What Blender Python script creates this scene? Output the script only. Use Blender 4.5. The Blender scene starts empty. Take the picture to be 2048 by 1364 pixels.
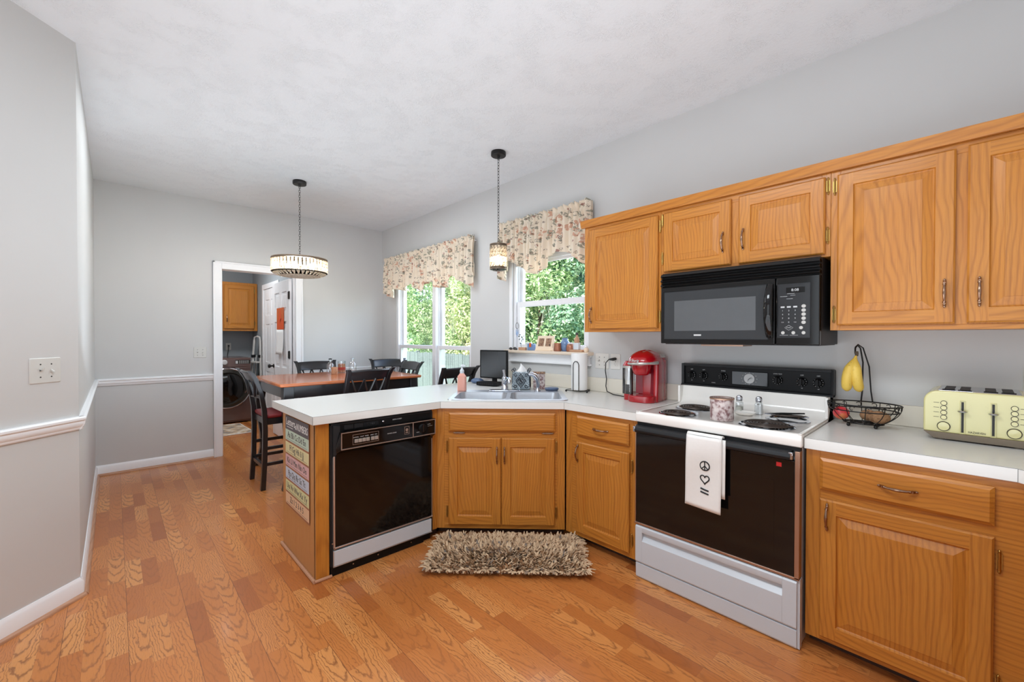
import bpy, bmesh, math, random
from mathutils import Matrix, Vector
PI = math.pi
random.seed(7)
SC = bpy.context.scene
COL = SC.collection

# ------------------------------------------------------------------ camera
cam_data = bpy.data.cameras.new('camera')
cam = bpy.data.objects.new('camera', cam_data)
COL.objects.link(cam)
_yaw, _pitch, _roll = 0.7533, -0.0096, 0.0008
_F = Vector((-math.cos(_yaw) * math.cos(_pitch), math.sin(_yaw) * math.cos(_pitch), math.sin(_pitch)))
_R = _F.cross(Vector((0, 0, 1))).normalized()
_U = _R.cross(_F)
_c, _s = math.cos(_roll), math.sin(_roll)
_R, _U = _c * _R + _s * _U, -_s * _R + _c * _U
_m = Matrix((_R, _U, -_F)).transposed().to_4x4()
_m.translation = Vector((5.63125, -2.767925, 1.325))
cam.matrix_world = _m
cam_data.sensor_width = 36.0
cam_data.lens = 849.46 / 2048 * 36.0
cam_data.clip_start = 0.02
SC.camera = cam

# ------------------------------------------------------------------ view, world, lights
SC.view_settings.view_transform = 'Standard'
SC.view_settings.look = 'None'
SC.view_settings.gamma = 1.0
SC.view_settings.use_curve_mapping = False
SC.view_settings.exposure = 0.13
SC.cycles.max_bounces = 10
SC.cycles.diffuse_bounces = 6
SC.cycles.glossy_bounces = 4
SC.cycles.transparent_max_bounces = 12
SC.cycles.caustics_reflective = False
SC.cycles.caustics_refractive = False
SC.cycles.sample_clamp_indirect = 6.0

world = bpy.data.worlds.new('sky')
SC.world = world
world.use_nodes = True
_nt = world.node_tree
_bg = _nt.nodes['Background']
_sky = _nt.nodes.new('ShaderNodeTexSky')
_sky.sky_type = 'NISHITA'
_sky.sun_disc = False
_sky.sun_elevation = math.radians(48)
_sky.sun_rotation = math.radians(200)
_nt.links.new(_sky.outputs[0], _bg.inputs[0])
_bg.inputs[1].default_value = 0.75

def light(name, kind, loc, aim, power, size=(1, 1), col=(1, 1, 1), spread=None):
    d = bpy.data.lights.new(name, kind)
    d.energy = power
    d.color = col
    if kind == 'AREA':
        d.shape = 'RECTANGLE'; d.size, d.size_y = size
        if spread: d.spread = spread
    if kind == 'SUN': d.angle = math.radians(1.5)
    if kind == 'POINT': d.shadow_soft_size = size[0]
    o = bpy.data.objects.new(name, d)
    COL.objects.link(o)
    o.location = loc
    o.rotation_euler = (Vector(aim) - Vector(loc)).to_track_quat('-Z', 'Y').to_euler()
    return o
light('sun', 'SUN', (3, -8, 12), (0, 2, 0), 9.5, col=(1, .96, .88))
light('rear_fill', 'AREA', (5.0, -4.55, 1.7), (4.4, 0, 1.7), 26, (2.4, 1.9), (.80, .91, 1))  # added fill panel in front of the solid rear wall, no window there
light('bounce_fill', 'AREA', (4.9, -2.0, .95), (4.8, -1.7, 2.81), 30, (2.4, 1.8), (.80, .90, 1))  # upward panel added to brighten the ceiling, like bounced flash
light('kitchen_ceiling_light', 'AREA', (4.75, -2.3, 2.77), (4.75, -2.2, 0), 34, (1.3, .5), (.86, .94, 1))
light('hall_fill', 'AREA', (2.2, -1.9, 1.0), (1.6, -1.5, 2.81), 12, (1.6, 1.0), (.76, .88, 1))  # second upward panel, added to fill the dining side
light('dining_top_fill', 'AREA', (1.7, -1.75, 2.79), (1.5, -1.75, 0), 31, (1.8, 1.2), (.88, .95, 1))  # fill panel added below the ceiling to lift the dining walls and floor
light('dining_window_daylight', 'AREA', (1.22, 1.3, 2.2), (1.22, -2.5, .2), 48, (2.2, 2.0), (.88, .95, 1))
light('sink_window_daylight', 'AREA', (3.13, .8, 1.8), (3.13, -2.5, 1.0), 16, (1.0, 1.0), (.92, .97, 1))
light('drum_pendant_glow', 'POINT', (1.272, -1.464, 2.0), (0, 0, 0), 40, (.10, .1), (1, .95, .90))
light('mini_pendant_glow', 'POINT', (3.056, -.504, 1.955), (0, 0, 0), 5, (.03, .1), (1, .93, .84))
light('laundry_ceiling_light', 'AREA', (-1.3, -1.9, 2.7), (-1.3, -1.9, 0), 26, (.5, .5), (.95, .98, 1))

# ------------------------------------------------------------------ materials
def s2l(*c):
    return tuple(((x / 255) / 12.92 if x / 255 <= .04045 else ((x / 255 + .055) / 1.055) ** 2.4) for x in c) + (1.0,)

class G:
    def __init__(s, name, color=(200, 200, 200), rough=.5, metal=0.0, spec=.5, coat=0.0):
        s.m = bpy.data.materials.new(name); s.m.use_nodes = True
        s.nt = s.m.node_tree
        s.b = s.nt.nodes['Principled BSDF']
        s.b.inputs['Base Color'].default_value = s2l(*color)
        s.b.inputs['Roughness'].default_value = rough
        s.b.inputs['Metallic'].default_value = metal
        s.b.inputs['Specular IOR Level'].default_value = spec
        if coat:
            s.b.inputs['Coat Weight'].default_value = coat
            s.b.inputs['Coat Roughness'].default_value = .12
    def put(s, sock, v):
        if isinstance(v, bpy.types.NodeSocket): s.nt.links.new(v, sock)
        else: sock.default_value = v
    def nd(s, t, ins=None, **kw):
        n = s.nt.nodes.new(t)
        for k, v in kw.items(): setattr(n, k, v)
        for k, v in (ins or {}).items(): s.put(n.inputs[k], v)
        return n
    def math(s, op, a, b=0.0, c=0.0):
        n = s.nt.nodes.new('ShaderNodeMath'); n.operation = op
        s.put(n.inputs[0], a); s.put(n.inputs[1], b); s.put(n.inputs[2], c)
        return n.outputs[0]
    def xyz(s, x, y, z):
        n = s.nt.nodes.new('ShaderNodeCombineXYZ')
        s.put(n.inputs[0], x); s.put(n.inputs[1], y); s.put(n.inputs[2], z)
        return n.outputs[0]
    def sep(s, v):
        n = s.nt.nodes.new('ShaderNodeSeparateXYZ'); s.put(n.inputs[0], v)
        return n.outputs
    def coord(s, kind='Object'): return s.nt.nodes.new('ShaderNodeTexCoord').outputs[kind]
    def noise(s, vec, scale, detail=2.0, rough=.5, dist=0.0, out=0):
        n = s.nd('ShaderNodeTexNoise', {'Vector': vec, 'Scale': scale, 'Detail': detail, 'Roughness': rough, 'Distortion': dist})
        return n.outputs[out]
    def ramp(s, f, *stops):
        n = s.nt.nodes.new('ShaderNodeValToRGB'); s.put(n.inputs[0], f)
        e = n.color_ramp.elements
        while len(e) < len(stops): e.new(.5)
        for i, (p, c) in enumerate(stops):
            e[i].position = p
            e[i].color = c if len(c) == 4 else s2l(*c)
        return n.outputs[0]
    def mix(s, f, a, b, mode='MIX'):
        n = s.nt.nodes.new('ShaderNodeMix'); n.data_type = 'RGBA'; n.blend_type = mode
        s.put(n.inputs[0], f); s.put(n.inputs[6], a); s.put(n.inputs[7], b)
        return n.outputs[2]
    def color(s, v): s.put(s.b.inputs['Base Color'], v)
    def rough(s, v): s.put(s.b.inputs['Roughness'], v)
    def bump(s, h, strength=.3, dist=.002):
        n = s.nd('ShaderNodeBump', {'Height': h, 'Strength': strength, 'Distance': dist})
        s.nt.links.new(n.outputs[0], s.b.inputs['Normal'])

def plain(name, color, rough=.5, metal=0.0, spec=.5, coat=0.0, var=.06, scale=14.0):
    g = G(name, color, rough, metal, spec, coat)
    n = g.noise(g.coord(), scale, 3)
    k = g.math('ADD', g.math('MULTIPLY', n, 2 * var), 1 - var)
    base = s2l(*color)
    g.color(g.mix(1.0, base, g.xyz(k, k, k), 'MULTIPLY'))
    return g.m

def rings(g, u, w, l, seed_u, seed_w, spacing, dist=5.0):
    """oak growth rings: u across, w depth, l along the grain (all sockets)"""
    wob = g.noise(g.xyz(g.math('MULTIPLY', u, 1.6), seed_w, g.math('MULTIPLY', l, 1.3)), 1.7, 2)
    uu = g.math('ADD', g.math('ADD', u, seed_u), g.math('MULTIPLY', g.math('SUBTRACT', wob, .5), .10))
    ww = g.math('ADD', g.math('ADD', seed_w, g.math('MULTIPLY', l, .085)), w)
    d = g.math('SQRT', g.math('ADD', g.math('MULTIPLY', uu, uu), g.math('MULTIPLY', ww, ww)))
    n = g.noise(g.xyz(g.math('MULTIPLY', u, 7), seed_w, g.math('MULTIPLY', l, 1.6)), 3.0, 2)
    ph = g.math('ADD', g.math('MULTIPLY', d, 2 * PI / spacing), g.math('MULTIPLY', n, dist))
    sn = g.math('ADD', g.math('MULTIPLY', g.math('SINE', ph), .5), .5)
    k = g.noise(g.xyz(g.math('MULTIPLY', u, 30), seed_w, g.math('MULTIPLY', l, 4)), 1.0, 2)
    return g.math('MULTIPLY', g.math('POWER', sn, 3.0), g.math('MULTIPLY_ADD', k, 1.3, .05)), n

def oak(name, axis, light_c=(198, 134, 56), mid_c=(190, 118, 42), dark_c=(148, 86, 32), rough=.33, spacing=.017, seeded=True):
    g = G(name, light_c, rough, 0, .4, .12)
    x, y, z = g.sep(g.coord())
    if axis == 'z': u, w, l = x, y, z
    elif axis == 'x': u, w, l = z, y, x
    else: u, w, l = x, z, y
    if seeded:
        r = g.nd('ShaderNodeObjectInfo').outputs['Random']
        wn = g.nd('ShaderNodeTexWhiteNoise', {'W': g.math('MULTIPLY', r, 91.7)}, noise_dimensions='1D').outputs
        a, b, c = g.sep(wn['Color'])
        su = g.math('MULTIPLY_ADD', a, .34, -.2)
        sw = g.math('MULTIPLY_ADD', b, .10, .035)
    else:
        su, sw, a = .1, .06, .5
    rg, n = rings(g, u, w, l, su, sw, spacing)
    big = g.noise(g.xyz(g.math('MULTIPLY', u, 5), sw, g.math('MULTIPLY', l, .8)), 3, 2)
    base = g.mix(big, s2l(*light_c), s2l(*mid_c))
    streak = g.noise(g.xyz(g.math('MULTIPLY', u, 120), g.math('MULTIPLY', w, 120), g.math('MULTIPLY', l, 3.0)), 1, 3, .6)
    base = g.mix(g.math('MULTIPLY', g.ramp(streak, (.45, (0, 0, 0, 1)), (.7, (1, 1, 1, 1))), .35), base, s2l(*dark_c))
    col = g.mix(g.math('MULTIPLY', rg, .6), base, s2l(*dark_c))
    pore = g.noise(g.xyz(g.math('MULTIPLY', u, 420), g.math('MULTIPLY', w, 420), g.math('MULTIPLY', l, 14)), 1, 2)
    pr = g.ramp(pore, (.56, (0, 0, 0, 1)), (.74, (1, 1, 1, 1)))
    col = g.mix(g.math('MULTIPLY', pr, .28), col, s2l(*dark_c))
    g.color(col)
    g.rough(g.math('MULTIPLY_ADD', pr, .14, rough))
    g.bump(g.math('SUBTRACT', 1.0, pr), .12, .0008)
    return g.m

M = {}
M['oak_v'] = oak('oak vertical grain', 'z')
M['oak_h'] = oak('oak horizontal grain', 'x')
M['oak_end'] = oak('oak veneer end panel', 'z', (200, 148, 94), (188, 134, 80), (166, 110, 60), .45, .02)
M['oak_shoe'] = oak('oak shoe moulding', 'x', (196, 150, 120), (180, 130, 96), (150, 100, 66), .4, .02)
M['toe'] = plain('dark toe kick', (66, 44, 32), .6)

def floor_mat():
    g = G('strip oak flooring', (200, 130, 80), .3, 0, .5, .18)
    x, y, z = g.sep(g.coord())
    W, L = .070, .36
    v = g.math('DIVIDE', y, W)
    row = g.math('FLOOR', v)
    fv = g.math('FRACT', v)
    ro = g.nd('ShaderNodeTexWhiteNoise', {'W': row}, noise_dimensions='1D').outputs['Value']
    uu = g.math('ADD', g.math('DIVIDE', x, L), g.math('MULTIPLY', ro, 13.0))
    cell = g.math('FLOOR', uu)
    fu = g.math('FRACT', uu)
    wn = g.nd('ShaderNodeTexWhiteNoise', {'Vector': g.xyz(row, cell, 3.1)}, noise_dimensions='3D').outputs
    a, b, c = g.sep(wn['Color'])
    base = g.ramp(a, (0.0, (164, 92, 43)), (.15, (184, 110, 53)), (.5, (195, 121, 61)), (.85, (203, 131, 69)), (1.0, (211, 144, 82)))
    su = g.math('MULTIPLY_ADD', b, .14, -.07)
    sw = g.math('MULTIPLY_ADD', c, .10, .008)
    loc = g.math('MULTIPLY', g.math('SUBTRACT', fv, .5), W)
    al = g.math('MULTIPLY', fu, L)
    wob = g.noise(g.xyz(g.math('MULTIPLY', x, 6), g.math('MULTIPLY', y, 16), a), 1.6, 3, .6)
    uu2 = g.math('ADD', g.math('ADD', loc, su), g.math('MULTIPLY', g.math('SUBTRACT', wob, .5), .045))
    ww2 = g.math('ADD', sw, g.math('MULTIPLY', al, .07))
    dd2 = g.math('SQRT', g.math('ADD', g.math('MULTIPLY', uu2, uu2), g.math('MULTIPLY', ww2, ww2)))
    fine = g.noise(g.xyz(g.math('MULTIPLY', x, 20), g.math('MULTIPLY', y, 60), b), 1.0, 3, .6)
    ph2 = g.math('ADD', g.math('MULTIPLY', dd2, 2 * PI / .0074), g.math('MULTIPLY', fine, 5.0))
    rg = g.math('POWER', g.math('ADD', g.math('MULTIPLY', g.math('SINE', ph2), .5), .5), 6.0)
    rg2 = g.math('MULTIPLY', rg, g.math('MULTIPLY_ADD', wn['Value'], .5, .2))
    col = g.mix(rg2, base, s2l(116, 64, 34))
    pore = g.noise(g.xyz(g.math('MULTIPLY', x, 16), g.math('MULTIPLY', y, 360), a), 1, 2)
    pr = g.ramp(pore, (.55, (0, 0, 0, 1)), (.75, (1, 1, 1, 1)))
    col = g.mix(g.math('MULTIPLY', pr, .25), col, s2l(116, 64, 36))
    # joints between strips, a stronger one at every third (the board edge)
    e1 = g.math('LESS_THAN', fv, .012)
    v3 = g.math('FRACT', g.math('DIVIDE', v, 3.0))
    e3 = g.math('LESS_THAN', v3, .009)
    e2 = g.math('LESS_THAN', fu, .0022)
    e = g.math('MINIMUM', g.math('ADD', g.math('ADD', g.math('MULTIPLY', e1, .22), g.math('MULTIPLY', e2, .35)), g.math('MULTIPLY', e3, .7)), 1.0)
    col = g.mix(e, col, s2l(96, 52, 30))
    # paler, duller patches spread by noise
    wp = g.noise(g.coord(), 1.1, 3, .6)
    wr = g.ramp(wp, (.62, (0, 0, 0, 1)), (.78, (1, 1, 1, 1)))
    col = g.mix(g.math('MULTIPLY', wr, .18), col, s2l(196, 160, 130))
    g.color(col)
    g.rough(g.math('MULTIPLY_ADD', wp, .16, .24))
    g.bump(g.math('SUBTRACT', 1.0, g.math('MAXIMUM', e, g.math('MULTIPLY', pr, .3))), .15, .0006)
    return g.m
M['floor'] = floor_mat()

def wall_mat(name, c, sc=260.0, st=.06):
    g = G(name, c, .62, 0, .3)
    n = g.noise(g.coord(), 3.0, 2)
    k = g.math('MULTIPLY_ADD', n, .05, .975)
    g.color(g.mix(1.0, s2l(*c), g.xyz(k, k, k), 'MULTIPLY'))
    g.bump(g.noise(g.coord(), sc, 3), st, .001)
    return g.m
M['wall'] = wall_mat('grey wall paint', (205, 205, 204))
M['laundry_wall'] = wall_mat('blue grey laundry paint', (160, 166, 170))
def ceiling_mat():
    g = G('stippled white ceiling', (232, 236, 239), .8, 0, .2)
    c = g.coord()
    w = g.noise(c, 9.0, 3, .6, out=1)
    vv = g.nd('ShaderNodeVectorMath', {0: c, 1: w}, operation='ADD').outputs[0]
    v = g.nd('ShaderNodeTexVoronoi', {'Vector': vv, 'Scale': 16.0}, feature='DISTANCE_TO_EDGE').outputs[0]
    rdg = g.ramp(v, (.0, (1, 1, 1, 1)), (.09, (0, 0, 0, 1)))
    msk = g.ramp(g.noise(c, 6.0, 4, .65), (.46, (0, 0, 0, 1)), (.6, (1, 1, 1, 1)))
    g.bump(g.math('ADD', g.math('MULTIPLY', rdg, msk), g.math('MULTIPLY', g.noise(c, 70, 4, .7), .5)), .42, .005)
    return g.m
M['ceiling'] = ceiling_mat()
M['trim'] = plain('white trim paint', (240, 241, 243), .35, var=.012)
M['vinyl'] = plain('white window vinyl', (236, 237, 240), .35, var=.015)
M['laminate'] = plain('off white laminate', (220, 219, 214), .28, var=.012, scale=60)
M['lam_edge'] = plain('laminate seam', (120, 118, 116), .5)
M['splash'] = plain('cream laminate backsplash', (225, 218, 204), .35, var=.012)
M['enamel'] = plain('white enamel', (236, 232, 226), .18, coat=.4, var=.01)
M['white_metal'] = plain('white painted steel', (198, 204, 210), .28, var=.01)
def gloss_black(name, c=(14, 13, 13), r=.05):
    g = G(name, c, r, 0, .42)
    k = g.noise(g.coord(), 9, 2)
    g.rough(g.math('MULTIPLY_ADD', k, .03, r))
    return g.m
M['black_glass'] = gloss_black('black glass')
M['black_plastic'] = plain('black plastic', (15, 15, 16), .5, spec=.22, var=.1)
M['dark_plastic'] = plain('charcoal plastic', (32, 33, 35), .45, spec=.3, var=.08)
M['screen_grey'] = gloss_black('smoked grey glass', (52, 54, 56), .08)
M['keypad'] = gloss_black('keypad glass', (44, 45, 47), .12)
M['print'] = plain('grey white print', (196, 196, 196), .5)
M['print_dk'] = plain('dark print', (50, 42, 24), .5)
M['chrome'] = plain('chrome', (196, 200, 208), .12, 1.0, var=.03)
M['steel'] = plain('brushed steel', (212, 215, 220), .34, .85, var=.05, scale=40)
M['trim_metal'] = plain('rosy aluminium trim', (206, 192, 184), .35, .8)
M['copper_edge'] = plain('copper toned door edge', (176, 144, 124), .3, .8)
M['brass'] = plain('antique brass', (186, 150, 84), .3, 1.0, var=.15, scale=80)
M['pewter'] = plain('worn pewter and copper', (158, 128, 108), .25, 1.0, var=.25, scale=120)
M['iron'] = plain('black iron', (30, 27, 26), .45, .4)
M['coil'] = plain('burner coil', (74, 64, 58), .42, .5, var=.15)
M['red'] = plain('red gloss plastic', (164, 8, 22), .18, coat=.5, var=.02)
M['red_matte'] = plain('red satin plastic', (132, 16, 34), .42, var=.03)
M['silver'] = plain('silver plastic', (186, 182, 176), .3, .5)
M['smoke'] = gloss_black('smoky clear plastic', (44, 42, 38), .1)
M['cord'] = plain('black rubber cord', (30, 29, 27), .5)
M['plate'] = plain('white wall plate', (224, 221, 215), .35, var=.01)
M['plate2'] = plain('warm grey wall plate', (206, 205, 200), .35, var=.01)
M['slot'] = plain('dark slot', (40, 38, 36), .6)
M['paper'] = plain('white paper', (240, 239, 237), .8, var=.02)
M['cotton'] = plain('white cotton towel', (234, 232, 228), .85, var=.03, scale=90)
M['ink'] = plain('black ink', (30, 30, 32), .7)
M['butter'] = plain('butter yellow enamel', (212, 204, 146), .22, coat=.4, var=.015)
M['taupe'] = plain('taupe base metal', (150, 136, 120), .35, .3)
M['chair_black'] = plain('black painted wood', (30, 30, 33), .28, coat=.3, var=.12)
M['chair_red'] = plain('dark red seat pad', (128, 30, 34), .5)
M['soap'] = plain('peach soap', (230, 166, 150), .2, var=.03)
M['dish_blue'] = plain('slate blue ceramic', (86, 106, 138), .3)
M['bottle_clear'] = plain('milky glass', (214, 220, 226), .15, var=.03)
M['peach_box'] = plain('peach wooden frame', (240, 218, 192), .5)
M['cop'] = plain('hammered copper', (168, 112, 88), .35, .5, var=.25, scale=110)
M['terracotta'] = plain('tan terracotta', (194, 150, 118), .6, var=.1)
M['blue_glass'] = plain('blue glass', (112, 138, 176), .12, var=.15, scale=60)
M['green_leaf'] = plain('dark green leaf', (44, 60, 48), .5)
M['stone'] = plain('grey stone', (70, 68, 66), .7, var=.2)
M['amber'] = plain('orange candle wax', (226, 132, 62), .25, var=.08)
M['orange'] = plain('orange cloth', (206, 96, 36), .7, var=.2, scale=30)
M['bronze'] = plain('bronze washer enamel', (104, 82, 78), .25, .3, coat=.4)
M['alu'] = plain('ladder aluminium', (214, 212, 208), .5, .2)
M['banana'] = None
M['twig'] = plain('pale bark', (176, 170, 150), .8, var=.2)
M['bark'] = plain('brown bark', (84, 72, 58), .9, var=.25)
M['lawn'] = plain('lawn', (92, 124, 60), .9, var=.3, scale=4)

def banana_mat():
    g = G('ripe banana skin', (226, 192, 84), .45)
    c = g.coord()
    sp = g.ramp(g.noise(c, 190, 3), (.66, (0, 0, 0, 1)), (.72, (1, 1, 1, 1)))
    base = g.mix(g.noise(c, 12, 2), s2l(232, 202, 96), s2l(214, 172, 66))
    g.color(g.mix(g.math('MULTIPLY', sp, .7), base, s2l(96, 66, 30)))
    return g.m
M['banana'] = banana_mat()
def glass_mat(name, tint=(1, 1, 1, 1), amt=.07, rough=.02):
    g = G(name)
    t = g.nd('ShaderNodeBsdfTransparent', {'Color': tint})
    gl = g.nd('ShaderNodeBsdfGlossy', {'Roughness': rough})
    mx = g.nd('ShaderNodeMixShader', {0: amt, 1: t.outputs[0], 2: gl.outputs[0]})
    out = [n for n in g.nt.nodes if n.type == 'OUTPUT_MATERIAL'][0]
    g.nt.links.new(mx.outputs[0], out.inputs[0])
    return g.m
M['pane'] = glass_mat('window glass')
M['clear'] = glass_mat('clear glass', (.93, .95, .96, 1), .22, .04)
def crystal_mat():
    g = G('cut crystal')
    n = g.noise(g.coord(), 46, 3, .7)
    t = g.nd('ShaderNodeBsdfTransparent', {'Color': g.ramp(n, (.35, (170, 150, 120)), (.6, (255, 252, 246)))})
    gl = g.nd('ShaderNodeBsdfGlossy', {'Roughness': .12})
    tr = g.nd('ShaderNodeBsdfTranslucent', {'Color': s2l(250, 240, 224)})
    a = g.nd('ShaderNodeMixShader', {0: g.ramp(n, (.4, (.08, .08, .08, 1)), (.62, (.6, .6, .6, 1))), 1: t.outputs[0], 2: tr.outputs[0]})
    b = g.nd('ShaderNodeMixShader', {0: .22, 1: a.outputs[0], 2: gl.outputs[0]})
    out = [x for x in g.nt.nodes if x.type == 'OUTPUT_MATERIAL'][0]
    g.nt.links.new(b.outputs[0], out.inputs[0])
    return g.m
M['crystal'] = crystal_mat()
def emit(name, c, k):
    g = G(name, c)
    g.put(g.b.inputs['Emission Color'], s2l(*c)); g.b.inputs['Emission Strength'].default_value = k
    return g.m
def frost_mat():
    g = G('frosted crystal', (246, 238, 224), .4)
    n = g.noise(g.coord(), 60, 3, .7)
    c = g.ramp(n, (.35, (206, 184, 150)), (.6, (252, 246, 232)))
    g.color(c)
    tr = g.nd('ShaderNodeBsdfTranslucent', {'Color': c})
    mx = g.nd('ShaderNodeMixShader', {0: .55, 1: g.b.outputs[0], 2: tr.outputs[0]})
    out = [q for q in g.nt.nodes if q.type == 'OUTPUT_MATERIAL'][0]
    g.nt.links.new(mx.outputs[0], out.inputs[0])
    return g.m
M['frost'] = frost_mat()
M['bulb'] = emit('lit bulb', (255, 238, 214), 95)
M['led'] = plain('red label', (196, 30, 34), .4)
def floral_mat():
    g = G('cream floral cotton', (232, 218, 196), .85)
    c = g.coord()
    x, y, z = g.sep(c)
    p = g.xyz(x, 0.0, z)
    w = g.noise(p, 14, 3, .6, out=1)
    vv = g.nd('ShaderNodeVectorMath', {0: p, 1: g.nd('ShaderNodeVectorMath', {0: w, 'Scale': .05}, operation='SCALE').outputs[0]}, operation='ADD').outputs[0]
    base = g.mix(g.noise(p, 6, 2), s2l(246, 240, 226), s2l(238, 218, 192))
    def spots(scale, th, col, off):
        nonlocal base
        q = g.nd('ShaderNodeVectorMath', {0: vv, 1: (off, 0, off * .7)}, operation='ADD').outputs[0]
        v = g.nd('ShaderNodeTexVoronoi', {'Vector': q, 'Scale': scale})
        keep = g.math('GREATER_THAN', g.sep(v.outputs['Color'])[0], .45)
        det = g.math('GREATER_THAN', g.noise(q, scale * 4, 2), .5)
        m = g.math('MULTIPLY', g.math('MULTIPLY', g.math('LESS_THAN', v.outputs['Distance'], th), keep), det)
        base = g.mix(g.math('MULTIPLY', m, .68), base, col)
    spots(11, .42, s2l(206, 138, 104), 0.0)
    spots(15, .40, s2l(120, 122, 100), 3.3)
    spots(24, .36, s2l(108, 84, 70), 7.7)
    spots(17, .34, s2l(98, 106, 96), 9.1)
    spots(15, .22, s2l(140, 66, 60), 5.1)
    g.color(base)
    tr = g.nd('ShaderNodeBsdfTranslucent', {'Color': base})
    mx = g.nd('ShaderNodeMixShader', {0: .22, 1: g.b.outputs[0], 2: tr.outputs[0]})
    out = [q for q in g.nt.nodes if q.type == 'OUTPUT_MATERIAL'][0]
    g.nt.links.new(mx.outputs[0], out.inputs[0])
    return g.m
M['floral'] = floral_mat()
def poly_noise_mat(name, c1, c2, c3, scale, rough=.5):
    g = G(name, c1, rough)
    n = g.noise(g.coord(), scale, 4, .6)
    g.color(g.ramp(n, (.38, c1), (.5, c2), (.62, c3)))
    return g.m
M['tin'] = poly_noise_mat('printed tin can', (206, 196, 192), (188, 172, 170), (120, 84, 84), 42)
M['photo'] = poly_noise_mat('sepia picture', (118, 74, 54), (180, 142, 112), (66, 44, 36), 60)
M['tapestry'] = poly_noise_mat('pewter relief', (150, 164, 172), (104, 118, 128), (190, 204, 212), 60, .35)
M['rug_print'] = poly_noise_mat('patterned mat', (214, 206, 192), (190, 160, 128), (128, 122, 118), 7, .9)
M['apple'] = poly_noise_mat('red and yellow fruit skin', (206, 44, 60), (214, 60, 66), (222, 140, 80), 9, .3)
M['kiwi'] = poly_noise_mat('brown potato skin', (150, 112, 80), (168, 128, 92), (132, 96, 66), 60, .8)
M['lid_gold'] = poly_noise_mat('gold tin contents', (190, 140, 60), (220, 176, 96), (120, 70, 36), 90, .35)
def shag_mat():
    g = G('shag strands', (176, 152, 128), .9)
    r = g.nd('ShaderNodeAttribute', attribute_name='tint').outputs['Fac']
    g.color(g.ramp(r, (0.0, (110, 106, 104)), (.08, (166, 138, 110)), (.45, (198, 168, 134)), (1.0, (218, 190, 156))))
    return g.m
M['shag'] = shag_mat()
def leaf_mat(name, *cols):
    g = G(name, cols[0], .55)
    r = g.nd('ShaderNodeAttribute', attribute_name='tint').outputs['Fac']
    col = g.ramp(r, *[(i / (len(cols) - 1), c) for i, c in enumerate(cols)])
    tr = g.nd('ShaderNodeBsdfTranslucent', {'Color': col})
    g.color(col)
    mx = g.nd('ShaderNodeMixShader', {0: .3, 1: g.b.outputs[0], 2: tr.outputs[0]})
    out = [x for x in g.nt.nodes if x.type == 'OUTPUT_MATERIAL'][0]
    g.nt.links.new(mx.outputs[0], out.inputs[0])
    return g.m
M['leaf_a'] = leaf_mat('sunlit leaves', (84, 118, 70), (150, 178, 118), (204, 216, 166), (232, 236, 198))
M['leaf_b'] = leaf_mat('deep green leaves', (48, 88, 68), (98, 138, 104), (164, 192, 154), (216, 226, 202))
M['leaf_c'] = leaf_mat('yellowing leaves', (88, 126, 72), (164, 184, 120), (214, 214, 162), (230, 210, 170))
M['fence_wood'] = plain('weathered pale fence', (98, 110, 106), .8, var=.35, scale=22)
M['wood_table'] = oak('honey table top', 'y', (196, 118, 70), (178, 98, 56), (140, 72, 40), .16, .016)

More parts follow.
